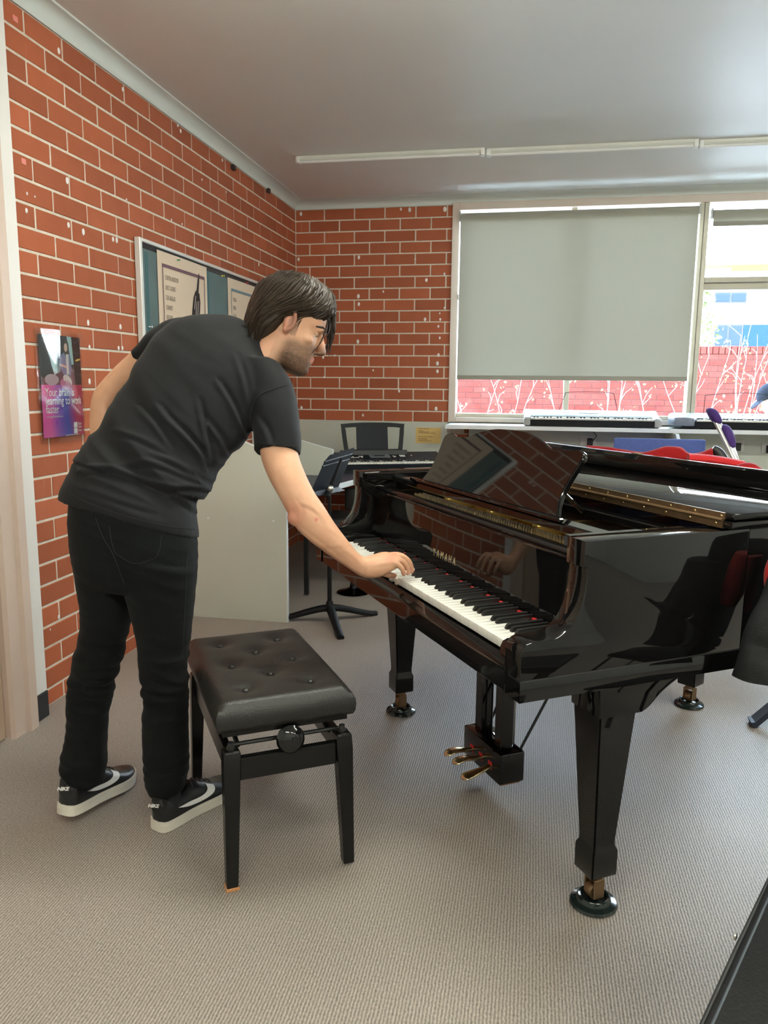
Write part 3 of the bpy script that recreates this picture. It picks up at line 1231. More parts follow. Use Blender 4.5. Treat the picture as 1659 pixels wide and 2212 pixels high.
ang = math.radians(28)
MD = basis((0.0, -0.022, 0.966), (1, 0, 0), (0, math.sin(ang), math.cos(ang)), (0, -math.cos(ang), math.sin(ang)))
b = nb()
pts = desk_outline()
va = [b.verts.new((p[0], p[1], 0)) for p in pts]
vb = [b.verts.new((p[0], p[1], -0.017)) for p in pts]
f1 = b.faces.new(va); f2 = b.faces.new(vb[::-1])
for i in range(len(pts)):
    j = (i + 1) % len(pts)
    b.faces.new((va[j], va[i], vb[i], vb[j]))
bmesh.ops.recalc_face_normals(b, faces=b.faces)
bmesh.ops.bevel(b, geom=list(f1.edges) + list(f2.edges), offset=0.004, segments=3, affect='EDGES')
for v in b.verts:
    v.co = MD @ v.co
desk = obj('music_desk', b, M_LAC, piano)
for s in (-1, 1):
    b = nb(); tube(b, [MD @ V3((s * .30, .10, -.02)), V3((s * .30, .15, .955))], .006); obj('prop', b, M_LAC, desk)

# lid and folded front flap
lid = offset_path(outer, -0.022)
lid = [(HW + .022, 0.220)] + lid + [(-HW - .022, 0.220)]
b = nb(); prism(b, lid, 'z', 0.980, 0.999, .004); obj('lid', b, M_LAC, piano)
b = nb()
for s in (-1, 1):
    for v in (.26, .36):
        box(b, s * .70 - .012, s * .70 + .012, v - .012, v + .012, .975, .981)
obj('lid_bumper', b, M_BLACKRUB, piano)
MF = basis((0, 0.222, 1.0015), (1, 0, 0), (0, 1, 0), (0, 0, 1))
b = nb(); box(b, -HW - .02, HW + .02, 0.004, 0.415, 0.0, 0.0165, .004, 2, MF); flap = obj('lid_flap', b, M_LAC, piano)
b = nb(); box(b, -HW - .02, HW + .02, 0.402, 0.420, 0.0165, 0.0745, .004, 2, MF); obj('flap_lip', b, M_LAC, flap)
b = nb(); box(b, -.085, -.045, .400, .4215, .0725, .0775, .002, 1, MF); obj('bumper', b, M_BRASSD, flap)
# long hinge
b = nb()
box(b, -HW + .01, HW - .005, 0.2175, 0.2200, 0.981, 0.9985, 0)
tube(b, [(-HW + .01, 0.217, 1.0005), (HW - .005, 0.217, 1.0005)], .0042, 8)
box(b, -HW + .01, HW - .005, 0.0, 0.0045, 0.0, 0.0155, 0, 1, MF)
hg = obj('long_hinge', b, M_BRASSD, piano)
for i in range(18):
    u = -.70 + 1.42 * i / 17
    b = nb(); sphere(b, (u, .2173, .9905), .004, .002, .004, 8, 6); obj('screw', b, M_BRASS, hg)
    b = nb(); sphere(b, MF @ V3((u + .01, 0, .007)), .004, .002, .004, 8, 6); obj('screw', b, M_BRASS, hg)

# legs with brackets and casters
def leg(u, v, ang, bracket):
    Ml = Matrix.Translation((u, v, 0)) @ Matrix.Rotation(ang, 4, 'Z')
    b = nb()
    prof = [(0.036, 0.095), (0.0385, 0.099), (0.0385, 0.160), (0.033, 0.172), (0.0325, 0.185)]
    prof += [(0.0325 + (0.055 - 0.0325) * k / 4, 0.185 + (0.560 - 0.185) * k / 4) for k in range(1, 5)] + [(0.055, 0.632)]
    rings = []
    for h, z in prof:
        rings.append([b.verts.new(Ml @ V3((sx_ * h, sy_ * h, z))) for sx_, sy_ in ((-1, -1), (1, -1), (1, 1), (-1, 1))])
    ring_faces(b, rings)
    bmesh.ops.recalc_face_normals(b, faces=b.faces)
    es = [e for e in b.edges if abs(e.verts[0].co.z - e.verts[1].co.z) > 0.005]
    bmesh.ops.bevel(b, geom=es, offset=0.004, segments=2, affect='EDGES')
    lg = obj('leg', b, M_LAC, piano)
    if bracket:
        b = nb()
        sgn = 1 if u > 0 else -1
        br = [(-0.19, 0.632), (-0.165, 0.612), (-0.060, 0.606), (-0.057, 0.530), (0.066, 0.530)] + \
             [tuple(q) for q in spline([(0.066, 0.530), (0.088, 0.542), (0.13, 0.578), (0.20, 0.612), (0.31, 0.632)], 5)[1:]]
        prism(b, br, 'x', u - .057, u + .057, .002)
        obj('bracket', b, M_LAC, lg)
    b = nb()
    lathe(b, [(0.020, 0.075), (0.020, 0.097), (0.0, 0.097)], 16, (u, v, 0))
    for s in (-1, 1):
        box(b, s * .019 - .003, s * .019 + .003, -.016, .016, .026, .078, .002, 1, Ml)
    obj('caster_fork', b, M_BRASSD, lg)
    b = nb(); lathe(b, [(0.0, -.013), (.021, -.013), (.023, -.009), (.023, .009), (.021, .013), (0, .013)], 24, (0, 0, .040), 'x')
    for vv in b.verts:
        vv.co = Ml @ vv.co
    obj('wheel', b, M_BRASSD, lg)
    p = PM @ V3((u, v, 0))
    c = nb(); lathe(c, [(0.0, 0.0), (.056, 0.0), (.060, .004), (.057, .010), (.044, .014), (.042, .022), (.038, .026), (.033, .024), (.030, .016), (0.0, .016)], 40)
    o = obj('caster_cup', c, M_CUP)
    o.location = p
    return o


tag(leg(0.63, 0.0, 0.0, True), 'black caster cup under the nearest piano leg', 'caster cup', 'caster cups under the piano')
tag(leg(-0.63, 0.0, 0.0, True), 'black caster cup under piano leg beyond the bench', 'caster cup', 'caster cups under the piano')
tag(leg(-0.27, 1.150, 0.3, False), 'black caster cup under the rear piano leg', 'caster cup', 'caster cups under the piano')

# pedal lyre
LY = 0.02
b = nb(); box(b, -.122, .122, LY - .003, LY + .088, .058, .160, .006, 2); ly = obj('pedal_box', b, M_LAC, piano)
b = nb(); box(b, -.110, .110, LY + .01, LY + .08, .050, .059); obj('pedal_box_base', b, M_WOODIN, ly)
for s in (-1, 1):
    b = nb(); box(b, s * .065 - .022, s * .065 + .022, LY + .02, LY + .065, .158, .642, .003); obj('lyre_post', b, M_LAC, piano)
    b = nb(); tube(b, [(s * .10, LY + .08, .15), (s * .13, LY + .34, .64)], .0045, 8); obj('lyre_brace', b, M_BLACKRUB, piano)
    b = nb(); tube(b, [(s * .02 + .03, LY + .09, .15), (s * .02 + .03, LY + .09, .64)], .003, 8); obj('pedal_rod', b, M_STEELP, piano)
for k, s in enumerate((-1, 0, 1)):
    b = nb()
    y0 = LY + .001
    c0 = s * .062
    if k < 2:
        rows = [(y0, .100, .011, .007), (y0 - .03, .100, .012, .0065), (y0 - .055, .104, .015, .006), (y0 - .08, .103, .018, .005), (y0 - .097, .098, .016, .004), (y0 - .104, .094, .008, .003)]
    else:
        rows = [(y0, .098, .011, .007), (y0 - .03, .090, .012, .0065), (y0 - .055, .085, .015, .006), (y0 - .08, .080, .019, .005), (y0 - .097, .076, .017, .004), (y0 - .104, .072, .008, .003)]
    loft(b, [(V3((c0, r_[0], r_[1])), V3((r_[2] * 1.12, 0, 0)), V3((0, 0, r_[3] * 1.1))) for r_ in [tuple(q) for q in spline(rows, 3)]], 16, 2.4)
    obj('pedal', b, M_PEDAL, ly)
    b = nb(); box(b, c0 - .012, c0 + .012, y0 - .006, y0 - .002, .088, .114, .002); obj('pedal_felt', b, M_RED, ly)
# ------------------------------------------------------------------ piano bench
BM_ = basis((1.137, -4.052, 0), PU, PV, (0, 0, 1))
bench = thing('piano_bench', 'black leather adjustable piano bench with buttoned seat', 'bench', matrix=BM_)
M_LEATHER = mat('black_leather', (0.016, 0.015, 0.014), 0.36, spec=0.5, vary=0.15, nscale=15, bump=0.35, bscale=220)
M_BENCHW = mat('black_bench_wood', (0.005, 0.005, 0.005), 0.24, spec=0.32, vary=0.2, nscale=12)
M_BENCHM = mat('black_bench_metal', (0.012, 0.012, 0.012), 0.35)
LX, LY2 = 0.287, 0.180
buttons = [(x, y) for x, y in [(-.19, -.09), (-.19, .09), (-.095, 0), (0, -.09), (0, .09), (.095, 0), (.19, -.09), (.19, .09)]]
b = nb()
nx, ny = 72, 46


def pad(u, v):
    """padded top: flat with rounded shoulders and pulled-in buttons"""
    x, y = u * LX, v * LY2
    ex, ey = 1 - abs(u), 1 - abs(v)
    z = 0.500
    kx, ky = max(0, 1 - ex * LX / .03), max(0, 1 - ey * LY2 / .03)
    rr = min(1.0, math.hypot(kx, ky))
    z -= 0.018 * (1 - math.sqrt(max(0, 1 - rr * rr)))
    for bx, by in buttons:
        d2 = ((x - bx) ** 2 + (y - by) ** 2)
        z -= 0.011 * math.exp(-d2 / 0.0011)
    return z


top = [[b.verts.new(((-1 + 2 * i / nx) * LX, (-1 + 2 * j / ny) * LY2, pad(-1 + 2 * i / nx, -1 + 2 * j / ny))) for j in range(ny + 1)] for i in range(nx + 1)]
for i in range(nx):
    for j in range(ny):
        b.faces.new((top[i][j], top[i + 1][j], top[i + 1][j + 1], top[i][j + 1]))
edge = [top[i][0] for i in range(nx + 1)] + [top[nx][j] for j in range(1, ny + 1)] + [top[i][ny] for i in range(nx - 1, -1, -1)] + [top[0][j] for j in range(ny - 1, 0, -1)]
prev = edge
for (gx, z, w) in [(.006, .470, .0012), (.008, .455, .001), (.006, .436, .001), (.001, .424, 0), (-.012, .420, 0)]:
    row = []
    for k, v in enumerate(edge):
        x, y = v.co.x, v.co.y
        sxx = 1 + gx / LX if abs(abs(x) - LX) < 1e-5 else 1
        syy = 1 + gx / LY2 if abs(abs(y) - LY2) < 1e-5 else 1
        row.append(b.verts.new((x * sxx, y * syy, z + w * math.sin(k * .9))))
    for k in range(len(edge)):
        j = (k + 1) % len(edge)
        b.faces.new((prev[k], prev[j], row[j], row[k]))
    prev = row
b.faces.new(prev)
seat = obj('seat', b, M_LEATHER, bench, 60)
for bx, by in buttons:
    b = nb(); sphere(b, (bx, by, .4915), .0095, .0095, .0055, 14, 8); obj('button', b, M_LEATHER, seat)
b = nb(); box(b, -LX + .012, LX - .012, -LY2 + .012, LY2 - .012, .406, .421); obj('seat_board', b, M_BENCHW, bench)
FX, FYB = 0.285, 0.150
for sx_ in (-1, 1):
    for sy_ in (-1, 1):
        b = nb()
        rings = []
        for (z, h, o_) in [(0.004, .015, .020), (0.33, .0215, .004), (0.372, .0215, 0.0), (0.378, .018, 0.0)]:
            cx, cy = sx_ * (FX + o_), sy_ * (FYB + o_ * .5)
            rings.append([b.verts.new((cx + dx * h, cy + dy * h, z)) for dx, dy in ((-1, -1), (1, -1), (1, 1), (-1, 1))])
        ring_faces(b, rings)
        bmesh.ops.bevel(b, geom=[e for e in b.edges], offset=.002, segments=1, affect='EDGES')
        lg = obj('leg', b, M_BENCHW, bench)
        b = nb(); lathe(b, [(.012, .376), (.012, .384), (.0085, .386), (.0075, .396), (0, .396)], 16, (sx_ * FX, sy_ * FYB, 0)); obj('leg_bolt', b, M_BENCHM, lg)
        if sx_ > 0 and sy_ < 0:
            b = nb(); box(b, sx_ * (FX + .02) - .017, sx_ * (FX + .02) + .017, sy_ * (FYB + .01) - .017, sy_ * (FYB + .01) + .017, .001, .010, .001); obj('foot_pad', b, mat('orange_pad', (.55, .25, .10), .8), lg)
for sx_ in (-1, 1):
    b = nb(); box(b, sx_ * FX - .012, sx_ * FX + .012, -FYB + .02, FYB - .02, .292, .352, .002); obj('end_rail', b, M_BENCHW, bench)
for sy_ in (-1, 1):
    b = nb(); box(b, -FX + .02, FX - .02, sy_ * FYB - .010, sy_ * FYB + .010, .300, .362, .002); obj('side_rail', b, M_BENCHW, bench)
# scissor mechanism and knobs
for sy_ in (-1, 1):
    b = nb()
    y = sy_ * .125
    for (p, q) in [((-.25, y, .368), (.10, y, .405)), ((.25, y, .368), (-.10, y, .405))]:
        tube(b, [p, q], .007, 6)
    obj('scissor_arm', b, M_BENCHM, bench)
for x in (-.25, .25):
    b = nb(); tube(b, [(x, -.15, .372), (x, .15, .372)], .006, 8); obj('cross_bar', b, M_BENCHM, bench)
for s in (-1, 1):
    b = nb(); lathe(b, [(0.0, .0), (.020, .0), (.036, .004), (.038, .012), (.034, .017), (.036, .022), (.030, .030), (.018, .036), (0.0, .038)], 32, (s * .28, 0.005, .382), 'x')
    if s < 0:
        for v in b.verts:
            v.co.x = -.28 - (v.co.x + .28)
    obj('knob', b, mat('gloss_black_plastic', (.006, .006, .006), .06), bench)
b = nb(); tube(b, [(-.28, .005, .382), (.28, .005, .382)], .006, 8); obj('spindle', b, M_BENCHM, bench)
# ------------------------------------------------------------------ the man leaning over the keyboard
def skin_material():
    m = bpy.data.materials.new('skin')
    m.use_nodes = True
    t = m.node_tree
    b = t.nodes['Principled BSDF']
    b.inputs['Roughness'].default_value = 0.48
    b.inputs['Specular IOR Level'].default_value = 0.4
    b.inputs['Subsurface Weight'].default_value = 0.12
    b.inputs['Subsurface Radius'].default_value = (1, .35, .2)
    b.inputs['Subsurface Scale'].default_value = 0.008
    at_ = t.nodes.new('ShaderNodeAttribute')
    at_.attribute_name = 'tint'
    sp = t.nodes.new('ShaderNodeSeparateColor')
    t.links.new(at_.outputs['Color'], sp.inputs[0])
    g = t.nodes.new('ShaderNodeNewGeometry')
    n = t.nodes.new('ShaderNodeTexNoise')
    n.inputs['Scale'].default_value = 35
    n.inputs['Detail'].default_value = 5
    t.links.new(g.outputs['Position'], n.inputs['Vector'])
    mx = t.nodes.new('ShaderNodeMix'); mx.data_type = 'RGBA'
    mx.inputs['A'].default_value = (0.54, 0.275, 0.165, 1)
    mx.inputs['B'].default_value = (0.64, 0.365, 0.235, 1)
    t.links.new(n.outputs['Fac'], mx.inputs['Factor'])
    mr = t.nodes.new('ShaderNodeMix'); mr.data_type = 'RGBA'      # redder knuckles, elbow, ears, lips
    mr.inputs['B'].default_value = (0.50, 0.17, 0.12, 1)
    t.links.new(mx.outputs['Result'], mr.inputs['A'])
    t.links.new(sp.outputs[1], mr.inputs['Factor'])
    n2 = t.nodes.new('ShaderNodeTexNoise')
    n2.inputs['Scale'].default_value = 650
    t.links.new(g.outputs['Position'], n2.inputs['Vector'])
    rp = t.nodes.new('ShaderNodeMapRange')
    rp.inputs['From Min'].default_value = .3
    rp.inputs['From Max'].default_value = .62
    rp.inputs['To Min'].default_value = .40
    rp.inputs['To Max'].default_value = .82
    t.links.new(n2.outputs['Fac'], rp.inputs['Value'])
    ml = t.nodes.new('ShaderNodeMath'); ml.operation = 'MULTIPLY'
    t.links.new(rp.outputs[0], ml.inputs[0]); t.links.new(sp.outputs[0], ml.inputs[1])
    mb = t.nodes.new('ShaderNodeMix'); mb.data_type = 'RGBA'      # stubble
    mb.inputs['B'].default_value = (0.035, 0.024, 0.017, 1)
    t.links.new(ml.outputs[0], mb.inputs['Factor'])
    t.links.new(mr.outputs['Result'], mb.inputs['A'])
    t.links.new(mb.outputs['Result'], b.inputs['Base Color'])
    bp = t.nodes.new('ShaderNodeBump')
    bp.inputs['Strength'].default_value = .14
    bp.inputs['Distance'].default_value = .0015
    n3 = t.nodes.new('ShaderNodeTexNoise')
    n3.inputs['Scale'].default_value = 160
    n3.inputs['Detail'].default_value = 4
    t.links.new(g.outputs['Position'], n3.inputs['Vector'])
    t.links.new(n3.outputs['Fac'], bp.inputs['Height'])
    t.links.new(bp.outputs[0], b.inputs['Normal'])
    return m


M_SKIN = skin_material()
M_SHIRT = mat('black_tshirt_cotton', (0.0070, 0.0070, 0.0086), 0.8, spec=0.25, vary=0.12, nscale=30, bump=0.05, bscale=500, sheen=0.05)
M_JEANS = mat('black_denim', (0.0020, 0.0027, 0.0034), 0.85, spec=0.2, vary=0.4, nscale=9, bump=0.3, bscale=400, sheen=0.03)
M_JEANSEAM = mat('denim_stitching', (0.009, 0.010, 0.012), 0.85)
M_HAIR = mat('dark_brown_hair', (0.032, 0.0200, 0.0125), 0.45, spec=0.35, vary=0.7, nscale=40)
M_SHOE = mat('black_shoe_leather', (0.009, 0.009, 0.010), 0.33, vary=0.2, nscale=20, bump=0.1, bscale=300)
M_SHOEW = mat('white_shoe_trim', (0.78, 0.76, 0.74), 0.45, vary=0.03, nscale=20)
M_SOLE = mat('off_white_rubber', (0.66, 0.61, 0.53), 0.6, vary=0.08, nscale=14)
M_SOCK = mat('black_sock', (0.010, 0.010, 0.011), 0.9)

def fold_lines(F):
    return [([V3((*q, 0)) for q in spline(f, 4)], am, sg) for f, am, sg in F]


def fold_height(p, n, lines, reach=30, w1=6.5, w2=5.5, o1=5, o2=6):
    """height of a crease field: each line is a crest with a valley beside it"""
    if n.dot(CF) > .25:
        return 0.0
    d = p - CAM
    D = d.dot(CF)
    P_ = V3((IMW / 2 + FPX * d.dot(CR) / D, IMH / 2 - FPX * d.dot(CU) / D, 0))
    tot = 0.0
    for pts, am, sg in lines:
        best, sd, tt_ = 1e9, 0, 0
        m = len(pts) - 1
        if (P_ - pts[m // 2]).length > 190:
            continue
        for i in range(m):
            A, B = pts[i], pts[i + 1]
            AB = B - A
            t_ = max(0., min(1., (P_ - A).dot(AB) / AB.dot(AB)))
            w = P_ - (A + AB * t_)
            l = w.length
            if l < best:
                best, sd, tt_ = l, AB.x * w.y - AB.y * w.x, (i + t_) / m
        if best > reach:
            continue
        s_ = math.copysign(best, sd) * sg
        env = math.sin(PI * min(1, max(0, .08 + .84 * tt_))) ** .6
        tot += am * env * (math.exp(-((s_ + o1) / w1) ** 2) - .9 * math.exp(-((s_ - o2) / w2) ** 2))
    return tot


# head frame: F face direction, UH crown direction, RS his right side (towards the camera)
hp, hy = math.radians(19.5), math.radians(10)
hd = (CR * math.cos(hy) + CF * math.sin(hy))
HFd = (hd * math.cos(hp) - CU * math.sin(hp)).normalized()
HUp = (hd * math.sin(hp) + CU * math.cos(hp)).normalized()
HRs = HFd.cross(HUp).normalized()
HC = at(628, 708, 2.385)
HS = 1.02


def hpnt(f, u, r):
    return HC + (HFd * f + HUp * u + HRs * r) * HS


def hloc(p):
    d = (p - HC) / HS
    return d.dot(HFd), d.dot(HUp), d.dot(HRs)


HEADS = [(-.128, .030, .066, .022), (-.122, .012, .082, .036), (-.108, -.020, .091, .047), (-.090, -.048, .092, .055), (-.070, -.062, .093, .060), (-.050, -.072, .092, .064),
         (-.030, -.080, .091, .067), (-.010, -.088, .088, .069), (.005, -.092, .086, .071), (.022, -.096, .095, .073), (.050, -.098, .096, .075), (.080, -.092, .086, .071),
         (.104, -.073, .062, .057), (.119, -.045, .030, .036), (.125, -.02, .008, .012)]
bm = nb()
secs = []
for (u, fb_, ff, w) in [tuple(q) for q in spline(HEADS, 3)]:
    secs.append((hpnt((fb_ + ff) / 2, u, 0), HFd * ((ff - fb_) / 2 * HS), HRs * (w * HS), 2.25))
loft(bm, secs, 32)
# nose
secs = []
for (f, u, wf, wr) in [(.088, .020, .006, .008), (.096, .004, .009, .009), (.104, -.014, .011, .011), (.111, -.030, .013, .014), (.112, -.040, .013, .017), (.102, -.047, .011, .016), (.090, -.050, .006, .010)]:
    secs.append((hpnt(f, u, 0), HFd * wf * HS, HRs * wr * HS, 2.0))
loft(bm, [(V3(c[0:3]), V3(c[3:6]), V3(c[6:9]), 2.0) for c in spline([tuple(s[0]) + tuple(s[1]) + tuple(s[2]) for s in secs], 3)], 16)
# brow ridge, lips, chin, cheek bones
sphere(bm, hpnt(.084, .018, .030), .016 * HS, .016 * HS, .009 * HS, 12, 8)
sphere(bm, hpnt(.084, .018, -.030), .016 * HS, .016 * HS, .009 * HS, 12, 8)
LM = Matrix((HFd, HUp, HRs)).transposed()
sphere(bm, hpnt(.091, -.066, 0), .008, .006, .021, 14, 8, LM)
sphere(bm, hpnt(.089, -.077, 0), .009, .006, .019, 14, 8, LM)
sphere(bm, hpnt(.078, -.108, 0), .017, .016, .024, 14, 8, LM)
for s in (-1, 1):
    sphere(bm, hpnt(.050, -.026, s * .046), .026, .018, .017, 14, 8, LM)
    # ear: rim and lobe
    pts = [hpnt(-.002 + .019 * math.cos(a) - .010, .000 + .031 * math.sin(a), s * (.084 + .006 * math.sin(a * .5))) for a in [-1.9 + .36 * k for k in range(13)]]
    tube(bm, pts, .0062, 8)
    sphere(bm, hpnt(-.012, -.002, s * .077), .014, .026, .0075, 12, 8, LM)
    sphere(bm, hpnt(-.008, -.031, s * .075), .009, .010, .006, 12, 8, LM)
# neck
plane_loft(bm, [(520, 760, 600, 800, 2.36, .065), (548, 735, 612, 790, 2.365, .06), (575, 712, 630, 772, 2.37, .058), (600, 690, 645, 755, 2.375, .055)], 4)
# core of the trunk and legs inside the clothes
plane_loft(bm, [(185, 1190, 395, 1230, 2.23, .09), (190, 1060, 395, 1110, 2.235, .09), (260, 930, 450, 1010, 2.27, .085), (345, 790, 545, 890, 2.335, .09), (420, 715, 575, 810, 2.365, .06), (520, 720, 585, 775, 2.37, .045)], 4)
plane_loft(bm, [(190, 1180, 285, 1210, 2.24, .07), (195, 1330, 272, 1330, 2.28, .06), (172, 1452, 240, 1457, 2.335, .05), (160, 1590, 215, 1600, 2.35, .04), (155, 1650, 205, 1655, 2.355, .035)], 4)
plane_loft(bm, [(280, 1200, 405, 1235, 2.215, .07), (308, 1352, 398, 1365, 2.24, .06), (325, 1468, 392, 1480, 2.28, .05), (330, 1620, 388, 1625, 2.315, .04), (335, 1670, 380, 1668, 2.325, .035)], 4)
# right arm
plane_loft(bm, [(545, 860, 610, 845, 2.31, .05), (558, 925, 632, 918, 2.288, .048), (563, 985, 645, 983, 2.268, .048), (579, 1030, 661, 1026, 2.245, .047), (603, 1074, 680, 1064, 2.23, .043),
                (621, 1108, 699, 1092, 2.225, .041), (640, 1140, 719, 1124, 2.228, .042), (668, 1166, 738, 1151, 2.235, .041), (700, 1190, 755, 1173, 2.248, .037), (734, 1214, 771, 1191, 2.262, .031), (764, 1235, 787, 1205, 2.275, .027)], 5, 24, 2.1)
sphere(bm, at(637, 1117, 2.215), .022, .026, .026, 12, 8)
# hand
plane_loft(bm, [(758, 1231, 783, 1203, 2.272, .026), (772, 1241, 795, 1203, 2.28, .029), (788, 1247, 812, 1199, 2.292, .036), (806, 1246, 832, 1194, 2.305, .041), (824, 1236, 846, 1195, 2.317, .042), (838, 1222, 852, 1200, 2.325, .040)], 4, 24, 2.3)
FING = [
    [(828, 1222, 2.288, .0100), (843, 1215, 2.287, .0098), (858, 1218, 2.289, .0090), (869, 1229, 2.294, .0082), (872, 1240.5, 2.300, .0072)],
    [(830, 1212, 2.305, .0108), (848, 1207, 2.307, .0105), (866, 1210, 2.312, .0096), (879, 1224, 2.319, .0088), (881, 1239, 2.327, .0076)],
    [(832, 1206, 2.326, .0110), (850, 1201, 2.330, .0108), (871, 1203, 2.337, .0098), (886, 1218, 2.345, .0090), (889, 1235, 2.353, .0077)],
    [(830, 1205, 2.346, .0108), (848, 1199, 2.353, .0106), (868, 1201, 2.362, .0096), (883, 1214, 2.371, .0088), (887, 1230, 2.379, .0076)],
    [(800, 1228, 2.318, .0130), (818, 1234, 2.335, .0115), (833, 1240, 2.345, .0102), (846, 1243, 2.350, .0090), (853, 1243, 2.352, .0076)]]
for fg in FING:
    q = spline(fg, 5)
    tube(bm, [at(a, b_, d) for a, b_, d, r_ in q], [r_ for a, b_, d, r_ in q], 12)
    a, b_, d, r_ = fg[-1]
    sphere(bm, at(a, b_, d), r_ * .98, seg=10, rings=8)
# left arm, hand resting on the hip
plane_loft(bm, [(395, 700, 412, 785, 2.385, .05), (345, 715, 370, 795, 2.40, .05), (300, 750, 325, 805, 2.415, .047), (255, 789, 290, 840, 2.425, .044), (222, 824, 262, 868, 2.43, .042), (203, 850, 250, 895, 2.432, .040),
                (196, 885, 258, 915, 2.43, .040), (195, 925, 258, 940, 2.425, .038), (200, 965, 256, 972, 2.42, .034), (215, 1005, 258, 1005, 2.41, .028), (228, 1035, 264, 1032, 2.40, .026)], 5, 24, 2.1)
plane_loft(bm, [(228, 1030, 264, 1028, 2.40, .026), (228, 1055, 276, 1050, 2.395, .024), (238, 1085, 286, 1078, 2.39, .018)], 4, 20, 2.3)
for k in range(4):
    x0, y0 = 243 + 13 * k, 1083 - 2 * k
    tube(bm, [at(x0, y0, 2.39), at(x0 + 6, y0 + 25, 2.382), at(x0 + 10, y0 + 45 - 4 * abs(k - 1.5), 2.372)], [.0095, .009, .0075], 10)
tube(bm, [at(240, 1045, 2.375), at(252, 1068, 2.35), at(262, 1085, 2.335)], [.012, .010, .008], 10)
body = fuse(bm, 0.0036, 5)
# tendons, veins and creases of the playing arm and hand
ARML = fold_lines([([(652, 1090), (672, 1098), (690, 1112), (700, 1130)], .0022, 1), ([(686, 1180), (712, 1183), (730, 1181), (750, 1180)], .0016, 1), ([(642, 1136), (671, 1160), (702, 1183), (732, 1206), (762, 1227)], .0022, -1),
                   ([(740, 1188), (762, 1204), (780, 1222)], .0016, 1), ([(640, 1085), (650, 1100), (648, 1120)], .0016, -1), ([(786, 1208), (790, 1225), (788, 1242)], .0014, 1),
                   ([(800, 1215), (825, 1208), (848, 1207)], .0014, 1), ([(805, 1223), (828, 1219), (846, 1217)], .0014, 1), ([(700, 1140), (725, 1155), (745, 1172)], .0012, 1)])
body.update()
bn = [v.normal.copy() for v in body.vertices]
hand0 = at(700, 1120, 2.25)
for v, n in zip(body.vertices, bn):
    if (v.co - hand0).length < .27:
        v.co = v.co + n * .62 * fold_height(v.co, n, ARML, 20, 4.6, 4.6, 3, 4)
ca = body.color_attributes.new('tint', 'FLOAT_COLOR', 'POINT')
elb = at(632, 1112, 2.2)
cut = at(683, 1123, 2.19)
tips = [at(f[-1][0], f[-1][1], f[-1][2]) for f in FING]
knk = [at(f[1][0], f[1][1] - 6, f[1][2]) for f in FING[:4]]


def sstep(a, b, x):
    t = max(0., min(1., (x - a) / (b - a)))
    return t * t * (3 - 2 * t)


for i, v in enumerate(body.vertices):
    p = v.co
    red = bd = 0.0
    if (p - HC).length < .19:
        f, u, r = hloc(p)
        # beard: jaw, chin, upper lip and sideburn
        if f > -.03:
            line = -.030 - .55 * max(0, .062 - f) * .4
            jaw = sstep(-.028, -.058, u - .30 * max(0, f - .045) + .25 * max(0, .03 - f))
            bd = jaw * (1 - sstep(.020, -.025, f) * .8)
            bd = min(1.25, bd * (1 + .5 * sstep(-.075, -.10, u)))
            if f > .070 and abs(r) < .024 and -.064 > u > -.082:
                bd *= .15
                red = .8
            if f > .075 and -.060 < u < -.049 and abs(r) < .03:
                bd = max(bd, .7)
            if -.01 < f < .022 and -.035 < u < .03:
                bd = max(bd, .55)
        if abs(r) > .072 and -.05 < f < .02:
            red = max(red, .55)
        if f > .10 and u < -.015:
            red = max(red, .30)
        if u < -.03 and f < .0 and bd < .3:
            red = max(red, .12)
    else:
        red = .55 * sstep(.055, .01, (p - elb).length)
        if (p - cut).length < .0065:
            red = 1.0
        for q in knk:
            red = max(red, .45 * sstep(.022, .004, (p - q).length))
        for q in tips:
            red = max(red, .40 * sstep(.022, .006, (p - q).length))
    ca.data[i].color = (bd, red, 0, 1)
man = new_obj('person', body, None, M_SKIN)
tag(man, 'person in black t-shirt and black jeans bending to play one-handed at the piano', 'person')

# eye, brow
for s in (-1, 1):
    b = nb(); sphere(b, hpnt(.0705, .0005, s * .030), .0125 * HS, seg=16, rings=10); e = obj('eye', b, mat('eye_white', (.5, .47, .44), .3), man)
    b = nb(); sphere(b, hpnt(.0800, -.001, s * .0305), .0045, seg=12, rings=8); obj('iris', b, mat('iris_brown', (.05, .025, .012), .1), e)
    b = nb()
    tube(b, [hpnt(.068, .003, s * .044), hpnt(.0815, .0065, s * .034), hpnt(.083, .004, s * .020)], .0032, 6); sphere(b, hpnt(.0712, .0030, s * .030), .0131 * HS, seg=16, rings=10); obj('eyelid', b, M_SKIN, e)
    b = nb()
    tube(b, [hpnt(.070, .019, s * .054), hpnt(.089, .026, s * .040), hpnt(.101, .022, s * .024), hpnt(.101, .018, s * .014)], [.002, .0042, .0045, .003], 8)
    obj('eyebrow', b, M_HAIR, man)
# finger nails
for fg in FING[:4]:
    a, b_, d, r_ = fg[-1]
    p = at(a + 4.2, b_ - 4.5, d - .002)
    b = nb(); sphere(b, p, .0042, .0042, .0058, 10, 6); obj('fingernail', b, mat('nail', (.62, .40, .32), .25), man)

# hair: cap plus swept locks
CAP = [(-.112, -.078, -.054, .028), (-.095, -.098, -.044, .046), (-.070, -.112, -.034, .062), (-.040, -.120, -.020, .079), (-.010, -.124, .004, .084), (.015, -.125, .034, .087), (.035, -.125, .070, .0885), (.060, -.124, .100, .089),
       (.088, -.120, .106, .086), (.115, -.106, .096, .077), (.140, -.080, .070, .058), (.154, -.048, .034, .034), (.160, -.02, .005, .012)]
CAPD = [tuple(q) for q in spline(CAP, 5)]


